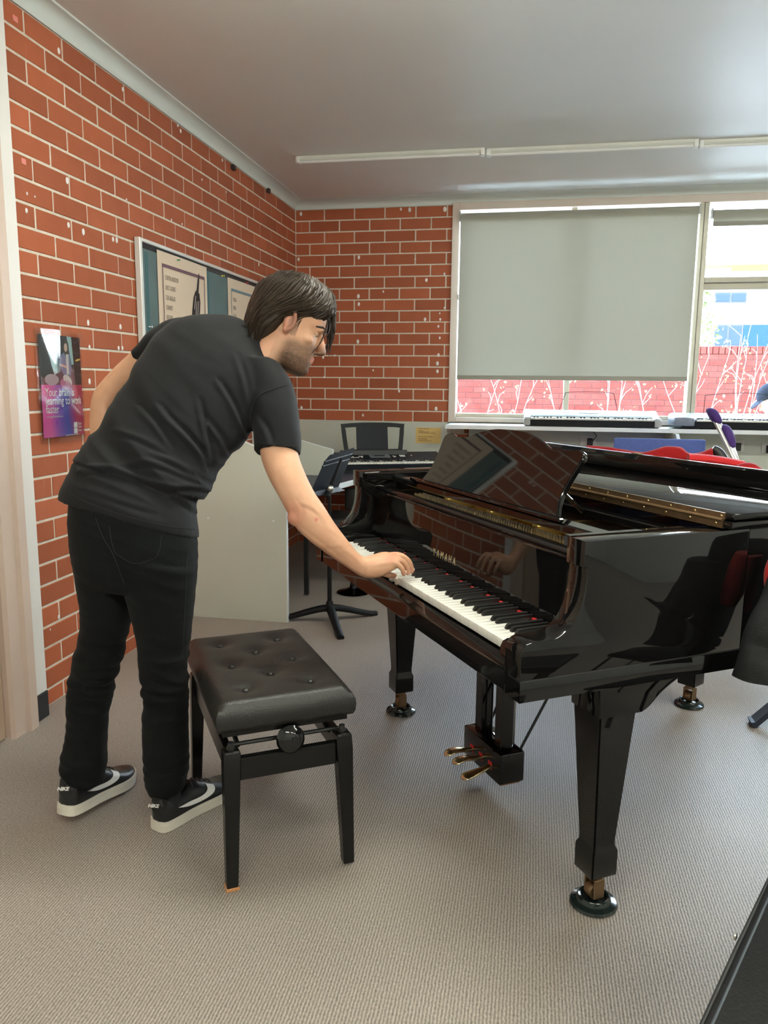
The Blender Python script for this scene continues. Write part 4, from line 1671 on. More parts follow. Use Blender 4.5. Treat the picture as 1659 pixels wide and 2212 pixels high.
def cap_at(u):
    u = max(CAPD[0][0], min(CAPD[-1][0], u))
    for a, b_ in zip(CAPD[:-1], CAPD[1:]):
        if a[0] <= u <= b_[0]:
            t = (u - a[0]) / max(1e-9, b_[0] - a[0])
            return tuple(x + (y - x) * t for x, y in zip(a, b_))
    return CAPD[-1]


def cap_pt(u, th, off=0.0):
    """th = 0 at the forehead, pi at the back of the head, sign picks the side"""
    _, fb_, ff, w = cap_at(u)
    c, h = (fb_ + ff) / 2, (ff - fb_) / 2
    return hpnt(c + (h + off) * math.cos(th), u + off * (.6 if u > .11 else 0), (w + off) * math.sin(th))


bm = nb()
loft(bm, [(hpnt((q[1] + q[2]) / 2, q[0], 0), HFd * ((q[2] - q[1]) / 2 * .97 * HS), HRs * (q[3] * .97 * HS), 2.0) for q in CAPD], 36)
random.seed(21)


def lock(bm, pts, r0, n=5, flat=.45):
    q = spline([tuple(p) for p in pts], 4)
    m = len(q)
    tube(bm, q, [r0 * (1 - .15 * math.cos(k)) * (1 - (k / (m - 1)) ** 2.2 * .93) for k in range(m)], n, True, flat)


for k in range(640):
    s = 1 if random.random() < .72 else -1
    th0 = random.uniform(.35, PI)
    back = random.uniform(.25, .75)
    th1 = min(PI * .99, th0 + back) if th0 > .75 else th0 + random.uniform(.0, .5)
    u0 = random.uniform(.090, .157)
    if th1 > 2.2:
        u1 = random.uniform(-.135, -.08)
    elif th1 > 1.75:
        u1 = random.uniform(-.10, -.03)
    elif th1 > 1.45:
        u1 = random.uniform(-.05, .015)
    elif th1 > .8:
        u1 = random.uniform(.024, .05)
    else:
        u1 = random.uniform(.02, .05)
    pts = []
    wob = random.uniform(-.12, .12)
    for j in range(6):
        t = j / 5
        pts.append(cap_pt(u0 + (u1 - u0) * t, s * (th0 + (th1 - th0) * t ** 1.3 + wob * math.sin(t * 4)), .001 + .008 * random.random() + .005 * math.sin(t * PI)))
    if th1 > 2.2:                                       # ends flick out over the collar
        pts.append(pts[-1] + (HFd * random.uniform(-.022, .004) - HUp * random.uniform(.006, .022)) * HS)
    lock(bm, pts, random.uniform(.0024, .0046))
# hair behind the ear
for k in range(300):
    s = 1 if random.random() < .75 else -1
    th = random.uniform(1.38, 2.9)
    u0 = random.uniform(-.02, .06)
    u1 = random.uniform(-.118, -.07)
    dr0 = random.uniform(.05, .35)
    lock(bm, [cap_pt(u0 + (u1 - u0) * t, s * min(PI, th + dr0 * t + .05 * math.sin(5 * t + k)), .002 + .006 * random.random()) for t in (0, .25, .5, .75, 1)], random.uniform(.003, .0052))
# nape: longer ends falling to the collar on both flanks
for k in range(70):
    th = random.uniform(2.0, 3.1) * (1 if random.random() < .8 else -1)
    u0 = random.uniform(-.04, .0)
    p0 = cap_pt(u0, th, .002)
    p1 = cap_pt(u0 - .05, th, .006)
    e = p1 - HUp * random.uniform(.045, .085) * HS + HFd * random.uniform(-.04, .02) * HS
    e2 = e + (HFd * random.uniform(-.022, .012) - HUp * .008) * HS
    lock(bm, [p0, p1, e, e2], random.uniform(.003, .005))
# flick at the back of the collar
for k in range(60):
    p0 = cap_pt(random.uniform(-.08, -.03), random.uniform(2.4, 3.14) * random.choice((1, 1, -1)), .003)
    p1 = p0 + (HFd * random.uniform(-.03, -.012) - HUp * random.uniform(.02, .04)) * HS
    p2 = p1 + (HFd * random.uniform(-.050, -.018) - HUp * random.uniform(-.008, .012)) * HS
    lock(bm, [p0, p1, p2], random.uniform(.003, .005))
# side sweep in front of the ear and fringe hanging past the face
for k in range(60):
    u0 = random.uniform(.09, .14)
    th = random.uniform(.40, .78)
    p0 = cap_pt(u0, th + .2, .002)
    p1 = cap_pt(.06, th, .006)
    p2 = cap_pt(.025, th + random.uniform(.0, .25), .006)
    e = p2 - HUp * random.uniform(.015, .045) * HS + HFd * random.uniform(-.030, -.008) * HS
    lock(bm, [p0, p1, p2, e], random.uniform(.0026, .0042))
for (f1, u1, r1, f2, u2, r2, n) in [(.104, .030, .050, .086, -.064, .058, 4), (.122, .048, -.005, .130, .002, -.03, 10), (.118, .045, -.03, .132, -.022, -.045, 14), (.112, .045, -.055, .122, -.015, -.066, 12)]:
    for k in range(n):
        j = lambda a: random.uniform(-a, a)
        p0 = cap_pt(.125, .25 * (1 if r1 > 0 else -1) + j(.25), .002)
        lock(bm, [p0, hpnt(f1 - .018 + j(.005), u1 + .055, r1 * .8 + j(.008)), hpnt(f1 + j(.006), u1 + j(.008), r1 + j(.008)), hpnt((f1 + f2) / 2 + .004 + j(.004), (u1 + u2) / 2 + j(.008), (r1 + r2) / 2 + j(.006)),
                  hpnt(f2 + j(.006), u2 + j(.014), r2 + j(.006))], random.uniform(.0022, .0036))
obj('hair', bm, M_HAIR, man, 80, False)

# ---- t-shirt
bm = nb()
plane_loft(bm, [(136, 1080, 424, 1164, 2.232, .132, -.04), (144, 1055, 424, 1132, 2.233, .130, -.04), (160, 1022, 427, 1090, 2.238, .124, -.04), (178, 985, 440, 1060, 2.248, .116, -.04), (208, 938, 466, 1025, 2.265, .112, -.04), (250, 872, 503, 972, 2.292, .114, -.04),
                (294, 803, 545, 925, 2.322, .120, -.04), (328, 748, 578, 880, 2.345, .118, -.05), (372, 706, 594, 835, 2.362, .104, -.05), (430, 688, 594, 800, 2.373, .086, -.03), (488, 688, 588, 778, 2.38, .070, -.02), (518, 699, 584, 764, 2.383, .062, -.01)], 5, 40, 2.35)
plane_loft(bm, [(505, 800, 606, 790, 2.345, .085), (522, 840, 630, 826, 2.33, .078), (537, 885, 643, 872, 2.31, .074), (545, 930, 648, 925, 2.292, .070), (549, 976, 650, 983, 2.275, .068)], 5, 32, 2.2)
plane_loft(bm, [(420, 686, 432, 800, 2.38, .075), (372, 690, 392, 800, 2.392, .068), (333, 713, 352, 800, 2.405, .060), (308, 740, 328, 793, 2.415, .055), (292, 757, 315, 788, 2.42, .052)], 5, 28, 2.2)
shirt = fuse(bm, 0.0050, 7)
e1 = (CR * .957 - CU * .29).normalized()
e2 = (CR * .29 + CU * .957).normalized()
shirt.update()
nrms = [v.normal.copy() for v in shirt.vertices]
low = at(280, 1110, 2.24)
FOLDS = [([(180, 1020), (210, 1014), (252, 1017), (310, 1039), (367, 1057), (407, 1054), (440, 1057)], .0085, 1), ([(345, 880), (367, 907), (402, 938), (429, 973), (446, 1008)], .0075, -1), ([(429, 867), (438, 907), (449, 955), (455, 999)], .0065, -1),
         ([(473, 827), (499, 867), (517, 907), (532, 940)], .0075, -1), ([(266, 1004), (318, 1004), (367, 1017), (420, 1040)], .0055, 1), ([(385, 929), (424, 964), (446, 990)], .0055, -1), ([(332, 985), (376, 1003), (411, 1022)], .0055, 1),
         ([(367, 1068), (402, 1087), (424, 1104)], .0055, 1), ([(512, 774), (526, 818), (537, 867)], .005, -1), ([(250, 935), (300, 950), (350, 975)], .004, 1), ([(300, 880), (335, 915), (365, 960)], .0045, -1), ([(555, 900), (575, 930), (585, 965)], .004, -1),
         ([(190, 1060), (260, 1085), (330, 1105)], .003, 1), ([(445, 905), (475, 945), (492, 978)], .006, -1)]
FOLDS = fold_lines(FOLDS)


for v, n in zip(shirt.vertices, nrms):
    p = v.co
    a, t = p.dot(e1), p.dot(e2)
    h = (p - low).dot(e2)                                  # height along the back above the hem
    rgt = (p - low).dot(e1)                                # towards his right flank
    # folds gather at the right waist and fan out across the lower back
    amp = 0.0030 + 0.0125 * math.exp(-((h - .11) / .085) ** 2) * sstep(-.16, .16, rgt) + .0085 * math.exp(-((h - .15) / .12) ** 2)
    q = V3((a * 3.2, (t + .45 * a * (1 if h > .1 else .2)) * 17, 1.3))
    fold = noise.noise(q) * 1.5 + .5 * (1 - 3 * abs(noise.noise(q + V3((3.1, 2.2, 5)))))
    fine = noise.noise(V3((a * 9, t * 30, 4.1)))
    # long soft folds from the armpits
    dg = noise.noise(V3(((a - t) * 3.2, (a + t) * 13, 7.7)))
    amp2 = .0130 * math.exp(-((h - .30) / .13) ** 2)
    hem = sstep(.012, .05, h + .04)
    v.co = p + n * ((.6 * fold * amp + fine * .0008 + .6 * dg * amp2) * hem + fold_height(p, n, FOLDS))
tsh = new_obj('t_shirt', shirt, man, M_SHIRT)
tsh['label'] = 'plain black crew-neck t-shirt'
shirt.update()


def on_surface_line(name, pts, depth_guess, r, material, parent, mesh_obj, lift=.0006):
    """thin seam lying on a garment, found by casting from the viewer's side"""
    bpy.context.view_layer.update()
    inv = mesh_obj.matrix_world.inverted()
    res = []
    for (x, y) in [tuple(q) for q in spline(pts, 8)]:
        d = (at(x, y, 1) - CAM).normalized()
        ok, loc, nn, idx = mesh_obj.ray_cast(inv @ CAM, d)
        if ok and abs((loc - CAM).dot(CF) - depth_guess) < .3:
            res.append(loc + nn * lift)
    if len(res) > 3:
        b = nb(); tube(b, res, r, 5)
        return obj(name, b, material, parent)


M_SEAM = mat('shirt_seam', (0.012, 0.0115, 0.013), 0.9)
on_surface_line('hem_seam', [(150, 1066), (200, 1090), (280, 1117), (360, 1136), (420, 1143)], 2.2, .0011, M_SEAM, tsh, tsh)
on_surface_line('armhole_seam', [(545, 935), (540, 890), (560, 855), (598, 838), (622, 832)], 2.25, .0013, M_SEAM, tsh, tsh)
on_surface_line('sleeve_hem', [(553, 955), (600, 962), (642, 964)], 2.2, .001, M_SEAM, tsh, tsh)
A_, B_ = at(513, 699, 2.388), at(590, 771, 2.378)
c_, a_ = (A_ + B_) / 2, (B_ - A_) / 2
b_ = CF * .066
b = nb(); tube(b, [c_ + a_ * math.cos(t * PI / 16) + b_ * math.sin(t * PI / 16) for t in range(33)], .0055, 8, False); obj('collar_rib', b, M_SHIRT, tsh)

# ---- jeans
bm = nb()
plane_loft(bm, [(168, 1040, 412, 1100, 2.225, .100), (156, 1085, 421, 1145, 2.222, .118), (154, 1130, 424, 1185, 2.222, .128), (160, 1185, 423, 1225, 2.226, .128), (168, 1230, 421, 1260, 2.232, .115), (180, 1262, 416, 1285, 2.236, .09)], 4, 36, 2.4)
plane_loft(bm, [(160, 1170, 298, 1200, 2.238, .11), (170, 1240, 292, 1262, 2.250, .10), (179, 1300, 287, 1318, 2.270, .090), (177, 1350, 280, 1352, 2.290, .083), (168, 1395, 270, 1394, 2.312, .076), (155, 1455, 252, 1459, 2.332, .071), (149, 1520, 234, 1534, 2.345, .065),
                (145, 1585, 229, 1598, 2.350, .062), (134, 1635, 228, 1648, 2.352, .062), (133, 1655, 227, 1668, 2.354, .062), (139, 1682, 222, 1692, 2.356, .062)], 5, 30, 2.2)
plane_loft(bm, [(262, 1195, 423, 1225, 2.212, .11), (272, 1270, 420, 1280, 2.218, .10), (287, 1325, 414, 1338, 2.230, .09), (300, 1385, 407, 1402, 2.246, .080), (309, 1450, 404, 1466, 2.268, .074), (310, 1520, 404, 1530, 2.292, .068), (310, 1590, 406, 1600, 2.310, .064),
                (312, 1645, 407, 1650, 2.320, .063), (317, 1690, 403, 1683, 2.328, .063), (326, 1712, 398, 1700, 2.332, .062)], 5, 30, 2.2)
jeans = fuse(bm, 0.0050, 6)
jeans.update()
nrms = [v.normal.copy() for v in jeans.vertices]
for v, n in zip(jeans.vertices, nrms):
    p = v.co
    z = p.z
    left = (p - at(300, 1400, 2.3)).dot(CR) < -.02
    knee = .45 if not left else .44
    amp = .0012 + .0095 * math.exp(-((z - knee) / .11) ** 2) + .0042 * math.exp(-((z - .16) / .06) ** 2) + .002 * math.exp(-((z - .78) / .08) ** 2)
    bk = max(0., -(n.dot(CF)))                              # creases are deepest behind the knee
    a = p.dot(CR)
    q = V3((a * 7 + (5 if left else 0), (z + .18 * a) * 26, p.y * 4))
    f = 1 - 3.0 * abs(noise.noise(q))
    v.co = p + n * (f * amp * (.45 + .55 * bk))
jn = new_obj('jeans', jeans, man, M_JEANS)
jn['label'] = 'black denim jeans creased behind the knees'
jeans.update()
on_surface_line('pocket_stitching', [(236, 1136), (241, 1170), (249, 1195)], 2.2, .0009, M_JEANSEAM, jn, jn)
on_surface_line('pocket_stitching', [(249, 1195), (290, 1217), (335, 1206)], 2.2, .0009, M_JEANSEAM, jn, jn)
on_surface_line('pocket_stitching', [(349, 1155), (345, 1185), (335, 1206)], 2.2, .0009, M_JEANSEAM, jn, jn)
on_surface_line('back_seam', [(206, 1118), (222, 1160), (245, 1200), (268, 1260)], 2.2, .0012, M_JEANSEAM, jn, jn)
on_surface_line('side_seam', [(405, 1180), (402, 1260), (398, 1340), (393, 1420)], 2.2, .0011, M_JEANSEAM, jn, jn)

# ---- shoes
SW0 = [(0.0, .012), (.006, .026), (.02, .034), (.06, .0365), (.11, .036), (.16, .041), (.21, .048), (.25, .046), (.28, .034), (.295, .018), (.300, .006)]
SH0 = [(0.0, .090), (.006, .100), (.02, .106), (.05, .094), (.09, .088), (.13, .100), (.16, .090), (.20, .070), (.24, .056), (.27, .049), (.29, .042), (.300, .036)]


SW = [(p[0], p[1]) for p in spline(SW0, 5)]
SH = [(p[0], p[1]) for p in spline(SH0, 5)]


def interp(tab, x):
    for a, b_ in zip(tab[:-1], tab[1:]):
        if a[0] <= x <= b_[0]:
            t = (x - a[0]) / (b_[0] - a[0])
            return a[1] + (b_[1] - a[1]) * t
    return tab[-1][1]


def spring(x):
    return .010 * max(0, (x - .22) / .08) ** 2


def shoe(label, M, letters):
    t = bpy.data.objects.new('shoe', None)
    COL.objects.link(t)
    t.parent = man
    t['label'] = label
    # outsole with a fine groove
    b = nb()
    xs = sorted(p[0] for p in SW)
    secs = []
    for (z0, z1, g) in [(0.0, .019, .0035), (.019, .0205, .0022), (.0205, .031, .003)]:
        pts = [(x, interp(SW, x) + g) for x in xs] + [(x, -interp(SW, x) - g) for x in xs[::-1]]
        va = [b.verts.new((p[0] + (-g if p[0] < .01 else g if p[0] > .29 else 0), p[1], z0 + spring(p[0]))) for p in pts]
        vb = [b.verts.new((p[0] + (-g if p[0] < .01 else g if p[0] > .29 else 0), p[1], z1 + spring(p[0]))) for p in pts]
        b.faces.new(va[::-1]); b.faces.new(vb)
        for i in range(len(pts)):
            j = (i + 1) % len(pts)
            b.faces.new((va[i], va[j], vb[j], vb[i]))
    for v in b.verts:
        v.co = M @ v.co
    sole = obj('sole', b, M_SOLE, t, 40)
    # upper
    b = nb()
    zc = .030
    xs2 = [.300 * k / 36 for k in range(37)]
    rings = []
    for x in xs2:
        w, h = interp(SW, x), interp(SH, x) - zc
        row = []
        for k in range(24):
            a = 2 * PI * k / 24
            cx, sz = math.cos(a), math.sin(a)
            yy = math.copysign(abs(cx) ** (2 / 2.5), cx) * w
            zz = math.copysign(abs(sz) ** (2 / 2.5), sz)
            row.append(b.verts.new(M @ V3((x, yy, zc + spring(x) + (zz * h if zz > 0 else zz * .02)))))
        rings.append(row)
    ring_faces(b, rings)
    up = obj('upper', b, M_SHOE, t, 50)

    def side(x, z, s, off=.0012):
        w, h = interp(SW, x), interp(SH, x) - zc
        q = max(0., min(.98, (z - zc - spring(x)) / h))
        return s * ((1 - q ** 2.5) ** (1 / 2.5) * w + off)

    # curved side flash
    lowr = spline([(.055, .058), (.10, .044), (.150, .042), (.185, .050), (.200, .066), (.196, .082)], 6)
    uppr = spline([(.055, .058), (.095, .057), (.135, .056), (.158, .060), (.170, .070), (.172, .086)], 6)
    for s in (-1, 1):
        b = nb()
        r1 = [b.verts.new(M @ V3((x, side(x, min(z, interp(SH, x) - .004), s), min(z, interp(SH, x) - .004)))) for x, z in lowr]
        md = [b.verts.new(M @ V3(((x + x2) / 2, side((x + x2) / 2, min((z + z2) / 2, interp(SH, (x + x2) / 2) - .004), s, .0016), min((z + z2) / 2, interp(SH, (x + x2) / 2) - .004)))) for (x, z), (x2, z2) in zip(lowr, uppr)]
        r2 = [b.verts.new(M @ V3((x, side(x, min(z, interp(SH, x) - .004), s), min(z, interp(SH, x) - .004)))) for x, z in uppr]
        for ra, rb in ((r1, md), (md, r2)):
            for i in range(len(ra) - 1):
                b.faces.new((ra[i], ra[i + 1], rb[i + 1], rb[i]))
        bmesh.ops.remove_doubles(b, verts=b.verts, dist=1e-6)
        ret = bmesh.ops.extrude_face_region(b, geom=list(b.faces))
        for v in [g for g in ret['geom'] if isinstance(g, bmesh.types.BMVert)]:
            v.co += M.to_3x3() @ V3((0, s * .0012, 0))
        o_ = obj('swoosh_emblem', b, M_SHOEW, t, 60); o_['label'] = 'white curved check emblem'
    # heel tab and lettering
    b = nb()
    pts = spline([(-.030, .070), (-.031, .098), (0, .106), (.031, .098), (.030, .070), (.0, .060)], 5, True)
    rows = []
    for off in (.0, .004):
        row = []
        for (y, z) in pts:
            ph = y / .034
            row.append(b.verts.new(M @ V3((.002 + .036 * (1 - math.cos(ph)) - off * math.cos(ph) - (.0 if z > .08 else .003), (.034 + off) * math.sin(ph), z))))
        rows.append(row)
    ring_faces(b, rows)
    tab = obj('heel_tab', b, M_SHOE, t, 50)
    cu = letters
    Mt_ = M @ Matrix.Translation((-.0055, 0, .079)) @ Matrix.Rotation(.5, 4, 'Z') @ Matrix.Translation((-.0065, 0, 0)) @ Matrix(((0, 0, -1, 0), (-1, 0, 0, 0), (0, 1, 0, 0), (0, 0, 0, 1)))
    text_obj('heel_lettering', 'NIKE', .0150, M_SHOEW, t, Mt_, .0006, 'CENTER', 1.05, .92, .28, .0004)
    # laces
    for k in range(5):
        x = .125 + .019 * k
        z = interp(SH, x) + spring(x) + .001
        b = nb()
        tube(b, [M @ V3((x - .004, -.024, z - .013)), M @ V3((x, -.010, z + .001)), M @ V3((x + .003, .010, z + .001)), M @ V3((x + .006, .024, z - .013))], .0030, 6, True, .6)
        obj('lace', b, M_BLACKRUB, t)
    b = nb(); tube(b, [M @ V3((.05, 0, .06)), M @ V3((.055, 0, .10)), M @ V3((.065, 0, .15))], [.034, .032, .036], 16); obj('sock', b, M_SOCK, t)
    return t


def shoe_matrix(heel, d, pitch):
    x = V3((d[0], d[1], 0)).normalized()
    x = (x * math.cos(pitch) - V3((0, 0, 1)) * math.sin(pitch)).normalized()
    y = V3((0, 0, 1)).cross(x).normalized()
    return basis(heel, x, y, x.cross(y))


shoe('black right shoe planted flat, white emblem facing out', shoe_matrix((.850, -4.190, .002), (.40, .917), 0), 1)
shoe('black left shoe with its heel lifting off the carpet', shoe_matrix((.572, -4.222, .036), (.17, .985), .11), 1)
# ------------------------------------------------------------------ fluorescent battens on the ceiling
M_BATTEN = mat('batten_enamel', (0.70, 0.71, 0.66), 0.35, vary=0.03, nscale=8)
M_DIFF = mat('tube_plastic', (0.78, 0.78, 0.76), 0.3)
for lab, x0, x1 in [('unlit fluorescent batten nearest the brick corner', .365, 1.545), ('unlit middle fluorescent batten on the ceiling', 1.555, 2.765), ('unlit fluorescent batten above the uncovered window', 2.775, 3.97)]:
    yy = -1.165 + .02 * (x0 + x1) / 2
    t = thing('fluorescent_batten', lab, 'ceiling light', ((x0 + x1) / 2, yy, ROOM_Z), group='fluorescent battens in one line')
    w = (x1 - x0) / 2
    b = nb(); prism(b, [(-.024, -.001), (-.025, -.016), (-.016, -.026), (.016, -.026), (.025, -.016), (.024, -.001)], 'x', -w + .02, w - .02); obj('body', b, M_BATTEN, t)
    for s in (-1, 1):
        b = nb(); box(b, s * (w - .012) - .012, s * (w - .012) + .012, -.027, .027, -.042, -.001, .004, 2); obj('end_cap', b, M_DIFF, t)
    b = nb(); tube(b, [(-w + .022, 0, -.031), (w - .022, 0, -.031)], .010, 14); obj('tube', b, M_DIFF, t)

# lit battens of the next two rows, behind the photographer's field of view
M_LIT = bpy.data.materials.new('lit_diffuser')
M_LIT.use_nodes = True
_b = M_LIT.node_tree.nodes['Principled BSDF']
_b.inputs['Base Color'].default_value = (.8, .8, .78, 1)
_b.inputs['Emission Color'].default_value = (0.97, 1.0, 0.88, 1)
_b.inputs['Emission Strength'].default_value = LAMP
for yy, rowname in ((-3.75, 'over the bench'), (-6.15, 'over the photographer')):
    for k, x0 in enumerate((.9, 2.9, 4.9)):
        t = thing('fluorescent_batten', 'lit fluorescent batten %s, %s in its row' % (rowname, ('first', 'second', 'third')[k]), 'ceiling light', (x0 + .6, yy, ROOM_Z), group='lit battens out of view')
        b = nb(); box(b, -.62, .62, -.05, .05, -.03, -.001, .003); obj('body', b, M_BATTEN, t)
        b = nb(); prism(b, [(-.065, -.030), (-.068, -.050), (-.045, -.078), (.045, -.078), (.068, -.050), (.065, -.030)], 'x', -.60, .60); obj('diffuser', b, M_LIT, t)

# ------------------------------------------------------------------ notice board with two instrument charts
LW = basis((0, 0, 0), (0, 1, 0), (0, 0, 1), (1, 0, 0))      # left wall: x along the wall, y up, z out
BY0, BY1, BZ0, BZ1 = -2.595, -0.775, 1.06, 1.985
nbd = thing('notice_board', 'teal felt notice board in aluminium frame on brick wall', 'notice board', (0, (BY0 + BY1) / 2, BZ0))
cy, hw_, hh = (BY0 + BY1) / 2, (BY1 - BY0) / 2, BZ1 - BZ0
M_ALU = mat('white_aluminium', (0.70, 0.70, 0.68), 0.3, 0.2)
M_TEAL = mat('teal_felt', (0.060, 0.135, 0.150), 0.95, vary=0.12, nscale=60)
M_TEALW = mat('worn_teal', (0.115, 0.165, 0.170), 0.9, vary=0.25, nscale=5)
for nm, (y0, y1, z0, z1) in [('frame_bar', (-hw_, -hw_ + .026, 0, hh)), ('frame_bar', (hw_ - .026, hw_, 0, hh)), ('frame_bar', (-hw_ + .026, hw_ - .026, hh - .018, hh)), ('frame_bar', (-hw_ + .026, hw_ - .026, 0, .018))]:
    b = nb(); box(b, .004, .034, y0, y1, z0, z1, .003); obj(nm, b, M_ALU, nbd)
b = nb(); box(b, .004, .022, -hw_ + .026, hw_ - .026, .018, hh - .018); obj('gap_strip', b, M_BLACKRUB, nbd)
b = nb(); box(b, .005, .027, -hw_ + .04, hw_ - .034, .03, hh - .045, .002); obj('felt_panel', b, M_TEALW, nbd)
b = nb(); box(b, .026, .0285, -.30, -.10, .035, hh - .05); box(b, .026, .0285, -hw_ + .055, -hw_ + .085, .035, hh - .06); box(b, .026, .0285, .58, .62, .035, hh - .05); obj('felt_patch', b, M_TEAL, nbd)

M_CREAM = mat('cream_paper', (0.70, 0.56, 0.43), 0.75, vary=0.05, nscale=5)
M_INKG = mat('grey_print', (0.27, 0.22, 0.19), 0.8)
M_INKP = mat('purple_print', (0.17, 0.09, 0.115), 0.8)
M_INKB = mat('slate_print', (0.18, 0.25, 0.29), 0.8)
M_INKK = mat('dark_print', (0.022, 0.016, 0.015), 0.8)
M_INKW = mat('brown_print', (0.20, 0.085, 0.04), 0.8)


def chart(label, ya, yb, zt, h, words, ink, draw):
    M0 = LW @ Matrix.Translation((ya, zt - h, .031))
    w = yb - ya
    b = nb()
    rows = []
    for i in range(13):
        x = w * i / 12
        rows.append([b.verts.new(M0 @ V3((x, h * j / 8, .0035 * math.sin(PI * i / 12) + .003 * (i == 12)))) for j in range(9)])
    for a, c in zip(rows[:-1], rows[1:]):
        for j in range(8):
            b.faces.new((a[j], c[j], c[j + 1], a[j + 1]))
    o = obj('instrument_chart', b, M_CREAM, None, 60, False)
    tag(o, label, 'poster')
    Mz = M0 @ Matrix.Translation((0, 0, .0048))
    b = nb()
    bw = .012
    flat_poly(b, [(.045, h - .075), (w - .035, h - .075), (w - .035, h - .075 + .016), (.045, h - .075 + .016)], Mz, .0004)
    flat_poly(b, [(.045, .04), (.045 + .006, .04), (.045 + .006, h - .075), (.045, h - .075)], Mz, .0004)
    flat_poly(b, [(w - .041, .04), (w - .035, .04), (w - .035, h - .075), (w - .041, h - .075)], Mz, .0004)
    obj('border', b, ink, o)
    for k, s in enumerate(words):
        text_obj('lettering', s, .034, M_INKG, o, Mz @ Matrix.Translation((.072, h - .135 - .049 * k, .0004)), .0002, 'LEFT', .42, 1.2)
    draw(o, Mz, w, h)
    return o


def draw_oboe(o, Mz, w, h):
    x0, y0, x1, y1 = w - .290, .02, w - .110, h - .050
    dx, dy = x1 - x0, y1 - y0
    L = math.hypot(dx, dy)
    Mr = Mz @ Matrix.Translation((x0, y0, 0)) @ Matrix.Rotation(math.atan2(dy, dx), 4, 'Z')
    b = nb()
    flat_poly(b, [(0, -.052), (L * .30, -.046), (L * .62, -.042), (L * .70, -.048), (L * .80, -.044), (L * .86, -.024), (L * .86, .024), (L * .80, .044), (L * .70, .048), (L * .62, .042), (L * .30, .046), (0, .052)], Mr, .0006)
    flat_poly(b, [(L * .86, -.012), (L * .95, -.009), (L, -.003), (L, .003), (L * .95, .009), (L * .86, .012)], Mr, .0006)
    obj('oboe_drawing', b, M_INKK, o)
    b = nb()
    Mk = Mr @ Matrix.Translation((0, 0, .0007))
    for k in range(11):
        t = L * (.04 + .056 * k)
        s = -1 if k % 2 else 1
        flat_poly(b, [(t + .019 * math.cos(a), s * .020 + .019 * math.sin(a)) for a in [2 * PI * q / 12 for q in range(12)]], Mk, .0004)
        flat_poly(b, [(t - .03, s * .050), (t + .035, s * .050), (t + .035, s * .062), (t - .03, s * .062)], Mk, .0005)
        flat_poly(b, [(t + .012, -.055), (t + .020, -.055), (t + .020, .055), (t + .012, .055)], Mk, .0003)
    for (a0, a1, yy) in [(.70, .80, -.022), (.66, .79, .0), (.72, .82, .022)]:
        flat_poly(b, [(L * a0, yy - .004), (L * a1, yy - .004), (L * a1, yy + .004), (L * a0, yy + .004)], Mk, .0004)
    obj('oboe_keys', b, mat('pale_print', (.42, .34, .30), .8), o)
    b = nb()
    for k in range(11):
        t = L * (.04 + .056 * k)
        s = -1 if k % 2 else 1
        flat_poly(b, [(t + .010 * math.cos(a), s * .020 + .010 * math.sin(a)) for a in [2 * PI * q / 10 for q in range(10)]], Mr @ Matrix.Translation((0, 0, .0012)), .0003)
    obj('oboe_pads', b, M_INKK, o)


def draw_scroll(o, Mz, w, h):
    x0, y0, x1, y1 = w - .135, .30, w - .062, h - .085
    dx, dy = x1 - x0, y1 - y0
    L = math.hypot(dx, dy)
    Mr = Mz @ Matrix.Translation((x0, y0, 0)) @ Matrix.Rotation(math.atan2(dy, dx), 4, 'Z')
    b = nb()
    flat_poly(b, [(0, -.022), (L * .5, -.020), (L * .8, -.018), (L * .9, -.026), (L, -.022), (L, .020), (L * .9, .018), (L * .5, .016), (0, .022)], Mr, .0006)
    for (t, s, l) in [(.30, 1, .085), (.52, 1, .095), (.36, -1, .075), (.58, -1, .085)]:
        e = t * L
        flat_poly(b, [(e, s * .01), (e + .015, s * .01), (e + .06, s * l), (e + .047, s * (l + .006))] if s > 0 else [(e + .015, s * .01), (e, s * .01), (e + .047, s * (l + .006)), (e + .06, s * l)], Mr, .0006)
    obj('fiddle_drawing', b, M_INKW, o)


pa, pbx = on_left(326, 539), on_left(434, 579)
chart('cream woodwind chart with an oboe drawing on the notice board', pa.y, pbx.y, pa.z + .0, .80, ['CONTRA BASSOON', 'BASS CLARINET', 'COR ANGLAIS', 'CLARINET', 'BASSOON', 'PICCOLO', 'FLUTE', 'OBOE'], M_INKP, draw_oboe)
pc, pd = on_left(481, 599), on_left(553, 624)
chart('cream strings chart with a violin scroll beside the head', pc.y, pd.y, pc.z, .80, ['VIOLIN', 'VIOLA', 'CELLO', 'DOUBLE BASS', 'HARP'], M_INKB, draw_scroll)
for lab, px, py, c in [('green push pin at top of woodwind chart', 370, 562, (.02, .25, .08)), ('yellow push pin between the two charts', 468, 596, (.75, .6, .05)), ('red push pin at top of strings chart', 521, 611, (.6, .03, .03)), ('clear push pin low on the notice board', 309, 706, (.7, .7, .7)), ('white push pin by board corner', 562, 629, (.8, .85, .85))]:
    p = on_left(px, py)
    b = nb(); lathe(b, [(.001, .028), (.0045, .032), (.0045, .035), (.0028, .038), (.0028, .046), (.005, .049), (.0, .050)], 12, (0, p.y, p.z), 'x'); tag(obj('push_pin', b, mat('pin_' + lab.split()[0], c, .3)), lab, 'push pin', 'push pins on the notice board')

# ------------------------------------------------------------------ laminated poster near the door
PY0, PY1, PZ0, PZ1 = -3.402, -3.086, 1.062, 1.508


def bulge(y, z):
    a = (y - PY0) / (PY1 - PY0)
    c = (z - PZ0) / (PZ1 - PZ0)
    return .004 + .012 * math.sin(PI * a) * (.4 + .6 * c) + .003 * math.sin(9 * a + 3 * c) * c + .004 * c * a


